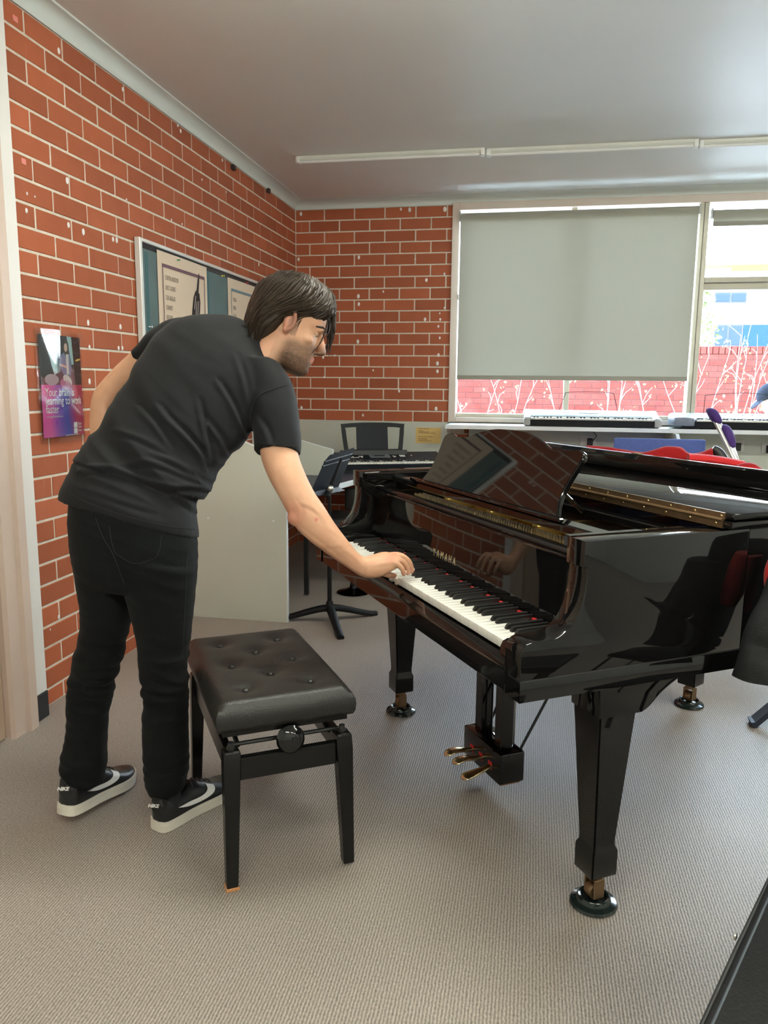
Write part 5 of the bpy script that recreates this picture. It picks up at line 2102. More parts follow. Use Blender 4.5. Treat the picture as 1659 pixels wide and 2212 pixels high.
def on_poster(me, off):
    for v in me.vertices:
        v.co = V3((bulge(v.co.y, v.co.z) + off + v.co.x, v.co.y, v.co.z))


def poster_material():
    m = bpy.data.materials.new('poster_print')
    m.use_nodes = True
    t = m.node_tree
    b = t.nodes['Principled BSDF']
    b.inputs['Roughness'].default_value = .5
    b.inputs['Coat Weight'].default_value = 1.0
    b.inputs['Coat Roughness'].default_value = .04
    tcn = t.nodes.new('ShaderNodeTexCoord')
    mp = t.nodes.new('ShaderNodeMapping')
    mp.inputs['Location'].default_value = (0, -PY0 / (PY1 - PY0), -PZ0 / (PZ1 - PZ0))
    mp.inputs['Scale'].default_value = (1, 1 / (PY1 - PY0), 1 / (PZ1 - PZ0))
    t.links.new(tcn.outputs['Object'], mp.inputs[0])
    s = t.nodes.new('ShaderNodeSeparateXYZ')
    t.links.new(mp.outputs[0], s.inputs[0])
    n = t.nodes.new('ShaderNodeTexNoise')
    n.inputs['Scale'].default_value = 1.6
    n.inputs['Detail'].default_value = 1
    t.links.new(mp.outputs[0], n.inputs['Vector'])
    a1 = t.nodes.new('ShaderNodeMath'); a1.operation = 'MULTIPLY_ADD'
    a1.inputs[1].default_value = .35
    t.links.new(n.outputs['Fac'], a1.inputs[0])
    t.links.new(s.outputs['Y'], a1.inputs[2])
    r1 = t.nodes.new('ShaderNodeValToRGB')                        # pink to blue sweep of the lower half
    e = r1.color_ramp.elements
    e[0].position, e[0].color = .38, (.75, .10, .38, 1)
    e[1].position, e[1].color = .80, (.03, .06, .42, 1)
    x = r1.color_ramp.elements.new(.58); x.color = (.28, .07, .45, 1)
    x = r1.color_ramp.elements.new(1.12); x.color = (.50, .02, .08, 1)
    t.links.new(a1.outputs[0], r1.inputs[0])
    gt = t.nodes.new('ShaderNodeMath'); gt.operation = 'GREATER_THAN'
    gt.inputs[1].default_value = .515
    t.links.new(s.outputs['Z'], gt.inputs[0])
    mx = t.nodes.new('ShaderNodeMix'); mx.data_type = 'RGBA'
    mx.inputs['B'].default_value = (.012, .013, .016, 1)
    t.links.new(gt.outputs[0], mx.inputs['Factor'])
    t.links.new(r1.outputs[0], mx.inputs['A'])
    t.links.new(mx.outputs['Result'], b.inputs['Base Color'])
    return m


def sheet(name, y0, y1, z0, z1, off, material, parent):
    b = nb()
    n = 20
    g = [[b.verts.new((bulge(y0 + (y1 - y0) * i / n, z0 + (z1 - z0) * j / n) + off, y0 + (y1 - y0) * i / n, z0 + (z1 - z0) * j / n)) for j in range(n + 1)] for i in range(n + 1)]
    for i in range(n):
        for j in range(n):
            b.faces.new((g[i][j], g[i + 1][j], g[i + 1][j + 1], g[i][j + 1]))
    return obj(name, b, material, parent, 60, False)


M_PRINT = poster_material()
mcl = bpy.data.materials.new('clear_laminate')
mcl.use_nodes = True
tt = mcl.node_tree
tt.nodes.clear()
oo = tt.nodes.new('ShaderNodeOutputMaterial'); tr_ = tt.nodes.new('ShaderNodeBsdfTransparent'); gl_ = tt.nodes.new('ShaderNodeBsdfGlossy'); lw = tt.nodes.new('ShaderNodeLayerWeight'); ms_ = tt.nodes.new('ShaderNodeMixShader')
gl_.inputs['Roughness'].default_value = .05
lw.inputs[0].default_value = .35
mm = tt.nodes.new('ShaderNodeMath'); mm.operation = 'MULTIPLY_ADD'; mm.inputs[1].default_value = .6; mm.inputs[2].default_value = .05
tt.links.new(lw.outputs['Fresnel'], mm.inputs[0]); tt.links.new(mm.outputs[0], ms_.inputs[0]); tt.links.new(tr_.outputs[0], ms_.inputs[1]); tt.links.new(gl_.outputs[0], ms_.inputs[2]); tt.links.new(ms_.outputs[0], oo.inputs[0])
poster = sheet('laminated_poster', PY0 + .022, PY1 - .012, PZ0 + .022, PZ1 - .022, 0, M_PRINT, None)
tag(poster, 'laminated pink and blue poster with musician photo beside the door', 'poster')
sheet('laminate_pouch', PY0, PY1, PZ0, PZ1, .0022, mcl, poster)
W_, H_ = PY1 - PY0, PZ1 - PZ0


def pshape(name, pts, material, off=.0006):
    b = nb()
    vs_ = [b.verts.new((0, PY0 + W_ * x, PZ0 + H_ * y)) for x, y in pts]
    b.faces.new(vs_)
    bmesh.ops.triangulate(b, faces=b.faces)
    me = finish(b, name, 0)
    on_poster(me, off)
    return new_obj(name, me, poster, material)


def ell(cx, cy, rx, ry, n=18, rot=0):
    return [(cx + rx * math.cos(a) * math.cos(rot) - ry * math.sin(a) * math.sin(rot), cy + rx * math.cos(a) * math.sin(rot) + ry * math.sin(a) * math.cos(rot)) for a in [2 * PI * k / n for k in range(n)]]


pm = lambda n, c: mat('print_' + n, c, .5, coat=.6)
pshape('stage_light', [(.30, .95), (.42, .95), (.40, .62), (.34, .60), (.16, .93)], pm('cyan', (.38, .60, .62)), .0004)
pshape('stage_light', [(.60, .95), (.72, .95), (.76, .70), (.70, .70)], pm('cyan', (.38, .60, .62)), .0004)
pshape('drum', ell(.28, .56, .14, .05), pm('grey', (.35, .32, .36)))
pshape('drum', ell(.60, .555, .10, .045, rot=-.3), pm('pale', (.62, .60, .58)))
pshape('drum', ell(.56, .515, .12, .05, rot=-.2), pm('mauve', (.40, .12, .25)))
pshape('cymbal', ell(.88, .745, .075, .010, rot=.12), pm('yellow', (.75, .50, .10)))
pshape('singer_hair', ell(.585, .845, .060, .075), pm('hair', (.05, .025, .015)), .0007)
pshape('singer_face', ell(.570, .850, .036, .038), pm('face', (.62, .40, .32)), .0009)
pshape('singer_jacket', [(.47, .78), (.54, .81), (.66, .79), (.70, .66), (.67, .60), (.52, .60), (.45, .68), (.42, .70)], pm('denim', (.14, .18, .32)), .0007)
pshape('singer_shirt', [(.57, .79), (.63, .79), (.63, .61), (.58, .61)], pm('pale', (.62, .60, .58)), .0009)
pshape('singer_arm', [(.44, .705), (.58, .685), (.58, .665), (.45, .685)], pm('face', (.62, .40, .32)), .0011)


def ptext(s, x, y, size, sx=1.0, name='lettering', bold=0.0, material=None):
    o = text_obj(name, s, size, material or pm('white', (.85, .85, .86)), poster, basis((0, PY0 + W_ * x, PZ0 + H_ * y), (0, 1, 0), (0, 0, 1), (1, 0, 0)), .0001, 'LEFT', sx, 1.0, 0, bold)
    on_poster(o.data, .0008)
    return o


ptext('Your brain is', .135, .415, .047, .78, bold=.0004)
ptext('learning to work', .135, .340, .047, .78, bold=.0004)
ptext('faster', .135, .265, .047, .78, bold=.0004)
ptext('www.biggerbetterbrains.com', .135, .225, .0115, .8)
for k, s in enumerate(('Bigger', 'Better', 'Brains')):
    ptext(s, .815, .145 - .032 * k, .0155, .75)
for k in range(3):
    for j in range(2):
        pshape('logo_block', ell(.725 + .028 * k, .145 - .055 * j, .017, .030, 10), pm('white', (.85, .85, .86)), .0008)
ptext('biggerbetterbrains music education', .52, .052, .0085, .8)

# ------------------------------------------------------------------ booth partitions and corner desk
M_DESKTOP = mat('shade_navy_desk_top', (0.030, 0.034, 0.055), 0.4)  # navy stands in for shadow on the desk surface, put into its colour


def divider(label, y, th, xa, xb, zt, zlow, zbot=0.0):
    b = nb()
    prism(b, [(xa, zbot), (xb, zbot), (xb, zlow), (xa + .10, zt), (xa, zt)], 'y', y, y + th)
    o = obj('booth_partition', b, M_LAM)
    tag(o, label, 'partition', 'grey laminate booth partitions')
    b = nb()
    box(b, xb, xb + .003, y, y + th, zbot, zlow)
    dx, dz = xb - xa - .10, zt - zlow
    L = math.hypot(dx, dz)
    Me = basis((xb, y, zlow), (-dx / L, 0, dz / L), (0, 1, 0), (-dz / L, 0, -dx / L))
    box(b, 0, L, 0, th, -.003, 0, 0, 1, Me)
    obj('edge_band', b, M_LAMEDGE, o)
    return o


part = divider('large grey laminate partition behind the bench and legs', -2.165, .025, .004, .600, 1.10, .90)
for (px, py) in [(450, 1119), (591, 1125)]:
    d = at(px, py, 1) - CAM
    p = CAM + d * ((-2.166 - CAM.y) / d.y)
    b = nb(); lathe(b, [(.006, -.002), (.005, .0), (0, .001)], 12, (p.x, -2.166, p.z), 'y'); obj('screw_cap', b, M_LAMEDGE, part)
divider('sloped grey partition standing on the corner desk', -1.13, .022, .03, .590, .99, .875, .701)
dk_poly = [(.006, -.004), (1.40, -.004), (1.40, -.98), (.775, -1.32), (.603, -2.135), (.006, -2.135)]
dk = nb(); prism(dk, dk_poly[::-1], 'z', .672, .700)
dsk = obj('corner_desk', dk, M_DESKTOP); tag(dsk, 'white-edged corner desk under the keyboard, shade painted navy into its top', 'desk')
b = nb()
for (p, q) in zip(dk_poly[1:4], dk_poly[2:5]):
    P_, Q_ = V3((*p, 0)), V3((*q, 0))
    t_ = (Q_ - P_).normalized(); n_ = V3((t_.y, -t_.x, 0))
    if n_.dot(V3((1, -1, 0))) < 0:
        n_ = -n_
    vs_ = [b.verts.new(c) for c in (P_ + V3((0, 0, .668)), Q_ + V3((0, 0, .668)), Q_ + V3((0, 0, .702)), P_ + V3((0, 0, .702)))]
    ws_ = [b.verts.new(v.co + n_ * .003) for v in vs_]
    ring_faces(b, [vs_, ws_])
obj('edge_band', b, M_LAMEDGE, dsk)
M_CHIP = mat('chipped_black_paint', (0.012, 0.011, 0.011), 0.4, vary=0.5, nscale=60)
for (x, y) in [(.545, -1.60), (1.30, -.90), (1.30, -.10)]:
    b = nb(); box(b, x - .014, x + .014, y - .014, y + .014, .006, .671, .002); lg = obj('leg', b, M_CHIP, dsk)
    b = nb(); box(b, x - .018, x + .018, y - .018, y + .018, 0.0005, .008, .002); obj('leg_foot', b, M_STEELP, lg)

# back panel, long shelf and dividers below the window
b = nb(); box(b, .006, 1.235, -.030, -.006, .702, 1.020, .001); bp1 = obj('back_panel', b, M_LAM); tag(bp1, 'grey laminate panel behind the black keyboard', 'panel')
b = nb(); box(b, 1.405, ROOM_X - .01, -.040, -.012, .10, .985, .001); bp2 = obj('back_panel', b, M_LAM); tag(bp2, 'grey laminate panel under the window shelf', 'panel')
b = nb(); box(b, 1.255, ROOM_X - .01, -.38, -.034, .990, 1.016, .002); sh = obj('window_shelf', b, M_LAM); tag(sh, 'long pale shelf under the window carrying two keyboards', 'shelf')
b = nb(); box(b, 1.255, ROOM_X - .01, -.384, -.380, .988, 1.018, .001); obj('edge_band', b, M_LAMEDGE, sh)
for k, xx in enumerate((2.86, 4.3)):
    b = nb()
    prism(b, [(-.042, .10), (-.042, .987), (-.50, .987), (-.72, .86), (-.72, .10)], 'x', xx, xx + .022)
    o = obj('booth_partition', b, M_LAM); tag(o, ['grey partition with white edge under the window shelf', 'grey partition further along the window shelf'][k], 'partition', 'grey laminate booth partitions')
    b = nb(); box(b, xx, xx + .022, -.723, -.72, .10, .86)
    L = math.hypot(.22, .127)
    box(b, 0, .022, 0, L, 0, .003, 0, 1, basis((xx, -.72, .86), (1, 0, 0), (0, .22 / L, .127 / L), (0, -.127 / L, .22 / L)))
    obj('edge_band', b, M_LAMEDGE, o)

# yellow notice
ya_, yb_ = (.985, .852), (1.185, .975)
b = nb(); box(b, ya_[0], yb_[0], -.0325, -.031, ya_[1], yb_[1]); nt_ = obj('paper_notice', b, mat('yellow_paper', (.72, .50, .19), .8, vary=.06, nscale=10)); tag(nt_, 'small yellow printed notice on the grey panel', 'notice')
b = nb()
random.seed(2)
for (z, x0, x1) in [(.965, .02, .105), (.949, .022, .062), (.941, .022, .105), (.933, .022, .152), (.903, .018, .132), (.888, .022, .090), (.879, .022, .095), (.871, .022, .125)]:
    x = x0
    while x < x1:
        w = random.uniform(.004, .012)
        flat_poly(b, [(ya_[0] + x, z - .0022), (ya_[0] + min(x + w, x1), z - .0022), (ya_[0] + min(x + w, x1), z + .0018), (ya_[0] + x, z + .0018)], basis((0, -.0326, 0), (1, 0, 0), (0, 0, 1), (0, -1, 0)), .0002)
        x += w + .0025
obj('printed_lines', b, M_INKW, nt_)

# power points with plugs
for k, (x, z, plug) in enumerate([(2.31, .90, 1), (3.36, .887, 1), (3.60, .875, 1)]):
    t = thing('power_outlet', ['white double power outlet behind the silver keyboard', 'white power outlet behind the crutches', 'white power outlet at the edge of the view'][k], 'outlet', (x, -.040, z), group='power outlets on the panel')
    b = nb(); box(b, -.060, .060, -.010, 0, -.038, .038, .003, 2); obj('plate', b, M_WHITE, t)
    for s in (-1, 1):
        b = nb(); box(b, s * .045 - .006, s * .045 + .006, -.014, -.009, .012, .028, .001); obj('switch', b, M_WHITE, t)
    px_ = .012 if k < 2 else -.01
    b = nb(); box(b, px_ - .020, px_ + .020, -.045, -.010, -.036, .020, .004); obj('plug', b, M_BLACKRUB, t)
    if k == 0:
        b = nb(); tube(b, [tuple(q) for q in spline([(px_ + .02, -.03, .0), (px_ + .045, -.035, .04), (px_ + .02, -.04, .07), (px_ + .015, -.036, .084)], 6)], .0028, 6); obj('cable', b, M_BLACKRUB, t)

# ------------------------------------------------------------------ portable keyboards
def keyset(parent, x0, x1, y0, y1, z, n=36):
    kw = (x1 - x0) / n
    b = nb()
    for i in range(n):
        box(b, x0 + kw * i + .0006, x0 + kw * (i + 1) - .0006, y0, y1, z - .012, z, .0008)
    o = obj('white_keys', b, M_WKEY, parent, 0); o['kind'] = 'stuff'
    b = nb()
    for i in range(n - 1):
        if i % 7 in (0, 1, 3, 4, 5):
            c = x0 + kw * (i + 1)
            box(b, c - kw * .28, c + kw * .28, y0 + (y1 - y0) * .36, y1, z - .004, z + .009, .0015)
    o = obj('black_keys', b, mat('key_gloss', (.01, .01, .012), .15), parent, 0); o['kind'] = 'stuff'


def end_shape(bm, x0, x1, prof, bev=.006):
    prism(bm, prof, 'x', x0, x1, bev)


M_SILV = mat('silver_plastic', (0.40, 0.41, 0.40), 0.32, 0.2)
M_CHAR = mat('charcoal_plastic', (0.008, 0.009, 0.012), 0.5, spec=0.22)
M_NAVYP = mat('navy_black_plastic', (0.006, 0.008, 0.013), 0.5, spec=0.22)
t = thing('portable_keyboard', 'silver portable keyboard on the window shelf below the blind', 'keyboard', (2.305, -.215, 1.017), 0, 'portable keyboards')
b = nb(); end_shape(b, -.47, .47, [(-.155, .004), (-.155, .045), (-.150, .050), (.15, .05), (.15, .004)]); obj('base', b, M_CHAR, t)
b = nb(); prism(b, [(-.005, .052), (-.002, .070), (.02, .086), (.13, .112), (.152, .104), (.152, .05)], 'x', -.475, .475, .004); obj('control_panel', b, M_SILV, t)
for s in (-1, 1):
    b = nb(); prism(b, [(-.160, .008), (-.160, .048), (-.14, .066), (.0, .078), (.02, .088), (.13, .114), (.154, .104), (.154, .008)], 'x', s * .4545 - .0245, s * .4545 + .0245, .008); obj('end_cheek', b, M_SILV, t)
keyset(t, -.428, .428, -.150, -.008, .062)
b = nb(); box(b, -.08, .06, -.004, .02, .0, .003, .001, 1, basis((0, .045, .094), (1, 0, 0), (0, .97, .22), (0, -.22, .97))); obj('display', b, M_LAMEDGE, t)
b = nb()
for i in range(18):
    x = -.24 + .028 * i
    if not -.09 < x < .07:
        box(b, x - .007, x + .007, -.003, .004, 0, .003, .001, 1, basis((0, .055 + .012 * (i % 2), .096), (1, 0, 0), (0, .97, .22), (0, -.22, .97)))
o = obj('buttons', b, M_CHAR, t, 0); o['kind'] = 'stuff'
b = nb(); tube(b, [tuple(q) for q in spline([(-.225, .12, .10), (-.185, .145, .22), (-.165, .15, .243), (0, .155, .250), (.15, .15, .243), (.175, .145, .22), (.205, .12, .10)], 5)], .0022, 6); obj('wire_music_rest', b, M_CHAR, t)

t = thing('portable_keyboard', 'grey portable keyboard with rounded speaker end under the uncovered window', 'keyboard', (3.36, -.215, 1.017), 0, 'portable keyboards')
b = nb(); end_shape(b, -.44, .50, [(-.155, .006), (-.158, .045), (-.150, .052), (.15, .055), (.15, .006)]); obj('base', b, M_CHAR, t)
b = nb(); prism(b, [(-.005, .052), (-.002, .072), (.02, .086), (.13, .105), (.152, .098), (.152, .05)], 'x', -.36, .50, .004); obj('control_panel', b, M_SILV, t)
b = nb()
pts = spline([(-.36, -.162), (-.44, -.160), (-.49, -.13), (-.505, -.02), (-.495, .10), (-.46, .150), (-.36, .155), (-.30, .06)], 6, True)
prism(b, [(x, y) for x, y in pts], 'z', .02, .094, .012)
for v in b.verts:
    if v.co.z > .05:
        v.co.z += .010 * v.co.y / .15 - .004 * ((v.co.x + .42) / .08) ** 2
obj('speaker_end', b, mat('blue_grey_plastic', (.20, .23, .29), .4), t)
keyset(t, -.345, .51, -.150, -.008, .066)
b = nb()
for i in range(22):
    x = -.20 + .030 * i
    box(b, x - .008, x + .008, -.003, .004, 0, .003, .001, 1, basis((0, .05 + .014 * (i % 2), .094), (1, 0, 0), (0, .985, .17), (0, -.17, .985)))
o = obj('buttons', b, M_CHAR, t, 0); o['kind'] = 'stuff'
for x in (-.30, -.24, .30):
    b = nb(); lathe(b, [(.012, .0005), (.012, .010), (0, .010)], 10, (x, -.13, 0)); obj('foot', b, M_BLACKRUB, t)
b = nb(); tube(b, [tuple(q) for q in spline([(-.245, .13, .10), (-.240, .145, .215), (-.225, .15, .235), (-.05, .155, .250), (.08, .155, .252), (.20, .15, .235), (.215, .145, .21), (.22, .13, .10)], 5)], .0022, 6); obj('wire_music_rest', b, M_CHAR, t)

# black keyboard with its music rest on the corner desk
t = thing('portable_keyboard', 'black portable keyboard with open music rest on the corner desk', 'keyboard', (.83, -.66, .701), math.radians(24), 'portable keyboards')
b = nb(); end_shape(b, -.47, .47, [(-.185, .012), (-.188, .050), (-.178, .058), (-.03, .060), (-.026, .076), (.17, .112), (.185, .104), (.185, .012)]); obj('base', b, M_NAVYP, t)
b = nb(); box(b, -.45, .45, -.19, .18, .0005, .013); obj('underside', b, M_CHAR, t)
keyset(t, -.43, .43, -.180, -.034, .070)
MB_ = basis((0, -.01, .0795), (1, 0, 0), (0, .984, .181), (0, -.181, .984))
b = nb(); box(b, -.075, .075, .02, .10, 0, .0035, .002, 1, MB_); obj('display_panel', b, mat('panel_grey', (.16, .17, .18), .35), t)
b = nb(); box(b, -.04, .04, .055, .085, .003, .005, .001, 1, MB_); obj('display', b, M_BLACKRUB, t)
b = nb()
for (x, y) in [(-.22, .055), (-.20, .05), (-.21, .03), (-.195, .03), (-.18, .03), (-.165, .03), (-.15, .06), (-.14, .055), (-.135, .035), (-.13, .06), (.10, .06), (.115, .05), (.105, .035), (.155, .075), (.17, .075), (.185, .075), (.155, .06), (.17, .06), (.185, .06), (.155, .045), (.17, .045), (.185, .045), (.24, .07)]:
    box(b, x - .006, x + .006, y - .004, y + .004, 0, .005, .0015, 1, MB_)
o = obj('buttons', b, M_WHITE, t, 0); o['kind'] = 'stuff'
MR = basis((-.03, .125, .108), (1, 0, 0), (0, .17, .985), (0, -.985, .17))
b = nb()
out = spline([(-.215, 0), (-.235, .19), (-.215, .215), (0, .225), (.215, .215), (.235, .19), (.215, 0)], 4)
inn = spline([(-.188, .028), (-.203, .165), (-.19, .188), (0, .192), (.19, .188), (.203, .165), (.188, .028)], 4)
fr_ = [[b.verts.new(MR @ V3((p[0], p[1], z))) for p, z in ((o_, 0), (o_, .012), (i_, .012), (i_, 0))] for o_, i_ in zip(out, inn)]
ring_faces(b, fr_)
box(b, -.215, .215, 0, .028, 0, .012, .002, 1, MR)
mr_ = obj('music_rest', b, M_CHAR, t)
b = nb(); box(b, -.125, .110, .02, .195, .002, .010, .002, 1, MR); obj('rest_panel', b, M_NAVYP, mr_)
b = nb(); box(b, -.25, .25, -.03, .02, .01, .026, .002, 1, MR); obj('rest_ledge', b, M_BLACKRUB, mr_)

# ------------------------------------------------------------------ swivel stool under the corner desk
t = thing('swivel_stool', 'black stool with round chrome base beyond the piano leg', 'stool', (.815, -1.465, 0))
b = nb(); lathe(b, [(0, .001), (.105, .001), (.108, .004), (.100, .010), (.05, .020), (.028, .032), (.024, .05), (0, .05)], 40); obj('base', b, mat('black_chrome', (.06, .06, .065), .08, 1.0), t)
b = nb(); tube(b, [(0, 0, .04), (0, 0, .43)], .022, 16); obj('column', b, M_BLACKRUB, t)
b = nb(); box(b, -.19, .19, -.17, .17, .43, .50, .025, 3); obj('seat', b, M_LEATHER, t)
b = nb(); box(b, -.10, .13, .155, .19, .50, .645, .016, 3); obj('backrest', b, M_LEATHER, t)

# ------------------------------------------------------------------ music stand
M_STAND = mat('stand_black', (0.006, 0.0065, 0.008), 0.45, spec=0.3)
M_STANDB = mat('stand_blue_black', (0.006, 0.010, 0.019), 0.42, spec=0.3, vary=0.35, nscale=9)
sp = V3((.829, -2.115, 0))
ms = thing('music_stand', 'black folding-desk music stand between partition and piano', 'music stand', tuple(sp))
b = nb(); tube(b, [(0, 0, .075), (0, 0, .40)], .0125, 14); tube(b, [(0, 0, .38), (0, 0, .76)], .0095, 14); lathe(b, [(.016, .36), (.016, .41), (.0, .41)], 14); obj('pole', b, M_STAND, ms)
for a in (PI * 1.02, math.radians(42), math.radians(-64)):
    b = nb(); c, s = math.cos(a), math.sin(a)
    q = [(.0, .0, .085), (.05, 0, .078), (.12, 0, .058), (.19, 0, .035), (.26, 0, .015), (.30, 0, .010)]
    tube(b, [(x * c, x * s, z) for x, y, z in [tuple(w) for w in spline(q, 4)]], [.027 - .0004 * k for k in range(21)], 10, True, .75)
    obj('leg', b, M_STAND, ms)
b = nb(); lathe(b, [(.020, .065), (.020, .115), (.015, .125), (0, .125)], 16); obj('hub', b, M_STAND, ms)
TL, TR = at(707, 985, 3.93), at(766, 967, 4.26)
BL = at(672, 1063, 3.83); BR_ = at(731, 1052, 4.16)
ctr = sp
b = nb()
nrm_ = (TR - TL).cross(BL - TL).normalized()
ch = .18
q = [TL + (TR - TL) * .10, TR, BR_, BL, TL + (BL - TL) * .14]
va = [b.verts.new(p - ctr) for p in q]
vb = [b.verts.new(p - ctr + nrm_ * .0025) for p in q]
ring_faces(b, [va, vb])
obj('desk', b, M_STANDB, ms, 20)
b = nb()
for f in (.17, .30):
    p0, p1 = TL + (BL - TL) * f, TR + (BR_ - TR) * f
    tube(b, [p0 - ctr - CF * .003, p1 - ctr - CF * .003], .005, 6)
obj('stiffening_rib', b, M_STANDB, ms)
b = nb()
lipn = (CF * .6 + CR * .5 - CU * .25).normalized() * .055
q = [BL, BR_, BR_ + lipn, BL + lipn]
va = [b.verts.new(p - ctr) for p in q]; vb = [b.verts.new(p - ctr - V3((0, 0, .0025))) for p in q]
ring_faces(b, [va, vb])
obj('ledge', b, M_STANDB, ms, 20)
b = nb()
k0 = at(713, 1056, 3.93) - ctr
k1 = at(737, 992, 4.06) - ctr
tube(b, [(0, 0, .74), k0], [.010, .012], 10)
tube(b, [k0 - (k1 - k0) * .25, k1], [.016, .008], 8, True, .5)
obj('desk_bracket', b, M_STAND, ms)
b = nb(); sphere(b, k0 - CF * .018, .019, seg=16, rings=10); obj('tilt_knob', b, M_STEELP, ms)

# ------------------------------------------------------------------ chairs, coats and crutches beyond the piano
M_BLUEF = mat('blue_fabric', (0.075, 0.115, 0.34), 0.9, vary=0.15, nscale=40, bump=0.3, bscale=300)
M_STEELC = mat('chair_steel', (0.10, 0.10, 0.11), 0.35, 0.8)
M_REDC = mat('red_fleece', (0.56, 0.012, 0.014), 0.85, vary=0.12, nscale=20, bump=0.3, bscale=120, sheen=0.15)


def chair(label, x, y, rz, seat_m, back_m, zb=.86, w=.46, group='stacking chairs'):
    t = thing('chair', label, 'chair', (x, y, 0), rz, group)
    b = nb(); box(b, -w / 2, w / 2, -.21, .21, .43, .47, .015, 2); obj('seat', b, seat_m, t)
    b = nb(); box(b, -w / 2, w / 2, .195, .225, zb - .22, zb, .012, 2); obj('backrest', b, back_m, t)
    for sx_ in (-1, 1):
        for sy_ in (-1, 1):
            b = nb(); tube(b, [(sx_ * (w / 2 - .02), sy_ * .18, .43), (sx_ * (w / 2 + .01), sy_ * .215, .001)], .011, 8); obj('leg', b, M_STEELC, t)
        b = nb(); tube(b, [(sx_ * (w / 2 - .03), .20, .44), (sx_ * (w / 2 - .03), .215, zb - .1)], .010, 8); obj('back_post', b, M_STEELC, t)
    return t


d = at(1425, 962, 1) - CAM
p = CAM + d * ((-.95 - CAM.y) / d.y)
chair('blue fabric chair with wide back facing the window shelf', p.x - .005, -1.17, 0, M_BLUEF, M_BLUEF, .983, .555)

# rails the coats hang over: a second chair row
def pt_y(px, py, y):
    d = at(px, py, 1) - CAM
    return CAM + d * ((y - CAM.y) / d.y)


c2 = pt_y(1400, 990, -1.55)
chair('chair buried under the red fleece jacket', c2.x, -1.775, 0, M_BLUEF, M_BLUEF, .875, .46)
c3 = pt_y(1615, 1010, -1.80)
chair('chair under the second red jacket behind the piano tail', c3.x + .02, -2.015, 0, M_BLUEF, M_BLUEF, .80, .30)


def draped(label, tops, y, th, drop, seed, lining=None):
    """cloth hung over a chair back: inverted-U folds along a ridge"""
    t = thing('red_jacket', label, 'jacket', tuple(pt_y(*tops[len(tops) // 2], y) - V3((0, 0, drop))), group='red jackets on the chairs')
    base = t.location.copy()
    ridge = [pt_y(px, py, y) for px, py in tops]
    ridge = [V3(q) for q in spline([tuple(r) for r in ridge], 6)]
    b = nb()
    rows = []
    random.seed(seed)
    n = 16
    for i, r in enumerate(ridge):
        ff = i / (len(ridge) - 1)
        row = []
        for k in range(n + 1):
            a = -1 + 2 * k / n
            hgt = 1 - abs(a)
            wob = .018 * noise.noise(V3((r.x * 9, a * 2.5, seed)))
            if abs(a) < .28:
                q = a / .28
                dy, dz = q * th, -th * (1 - math.sqrt(max(0, 1 - q * q)))
            else:
                s = math.copysign(1, a)
                dy, dz = s * th * (1 + .5 * (abs(a) - .28)), -th - (abs(a) - .28) / .72 * (drop - .02 + .03 * math.sin(i * .7))
            row.append(b.verts.new(r - base + V3((wob * .4, dy + wob * (1 if abs(a) > .2 else .3), dz + .006 * noise.noise(V3((r.x * 14, a * 4, seed + 3)))))))
        rows.append(row)
    # thickness: outer and inner skins
    for ra, rb in zip(rows[:-1], rows[1:]):
        for k in range(n):
            b.faces.new((ra[k], ra[k + 1], rb[k + 1], rb[k]))
    ret = bmesh.ops.solidify(b, geom=list(b.faces), thickness=.008)
    o = obj('cloth', b, M_REDC, t, 60)
    return t


j1 = draped('red fleece jacket with black lining thrown over chair behind the piano', [(1268, 962), (1324, 967), (1380, 976), (1402, 974), (1440, 964), (1470, 966), (1488, 977), (1512, 978), (1538, 967)], -1.56, .045, .30, 3)
lo_ = j1.location.copy()
b = nb(); q = [pt_y(1540, 968, -1.56), pt_y(1552, 978, -1.56), pt_y(1560, 996, -1.56)]
tube(b, [tuple(w) for w in spline([tuple(p - lo_) for p in q], 6)], [.018 + .0018 * k for k in range(13)], 20); obj('lining', b, M_BLACKRUB, j1, 80)
b = nb()
sl = [pt_y(px, py, -1.66) - lo_ for px, py in [(1486, 990), (1530, 993), (1570, 999), (1605, 1006)]]
tube(b, [tuple(q) for q in spline([tuple(s) for s in sl], 5)], .045, 12, True, .6); obj('sleeve', b, M_REDC, j1)
draped('second red jacket lying over the chair nearest the crutches', [(1592, 1003), (1607, 999), (1628, 1002), (1645, 1012)], -1.80, .04, .22, 9)

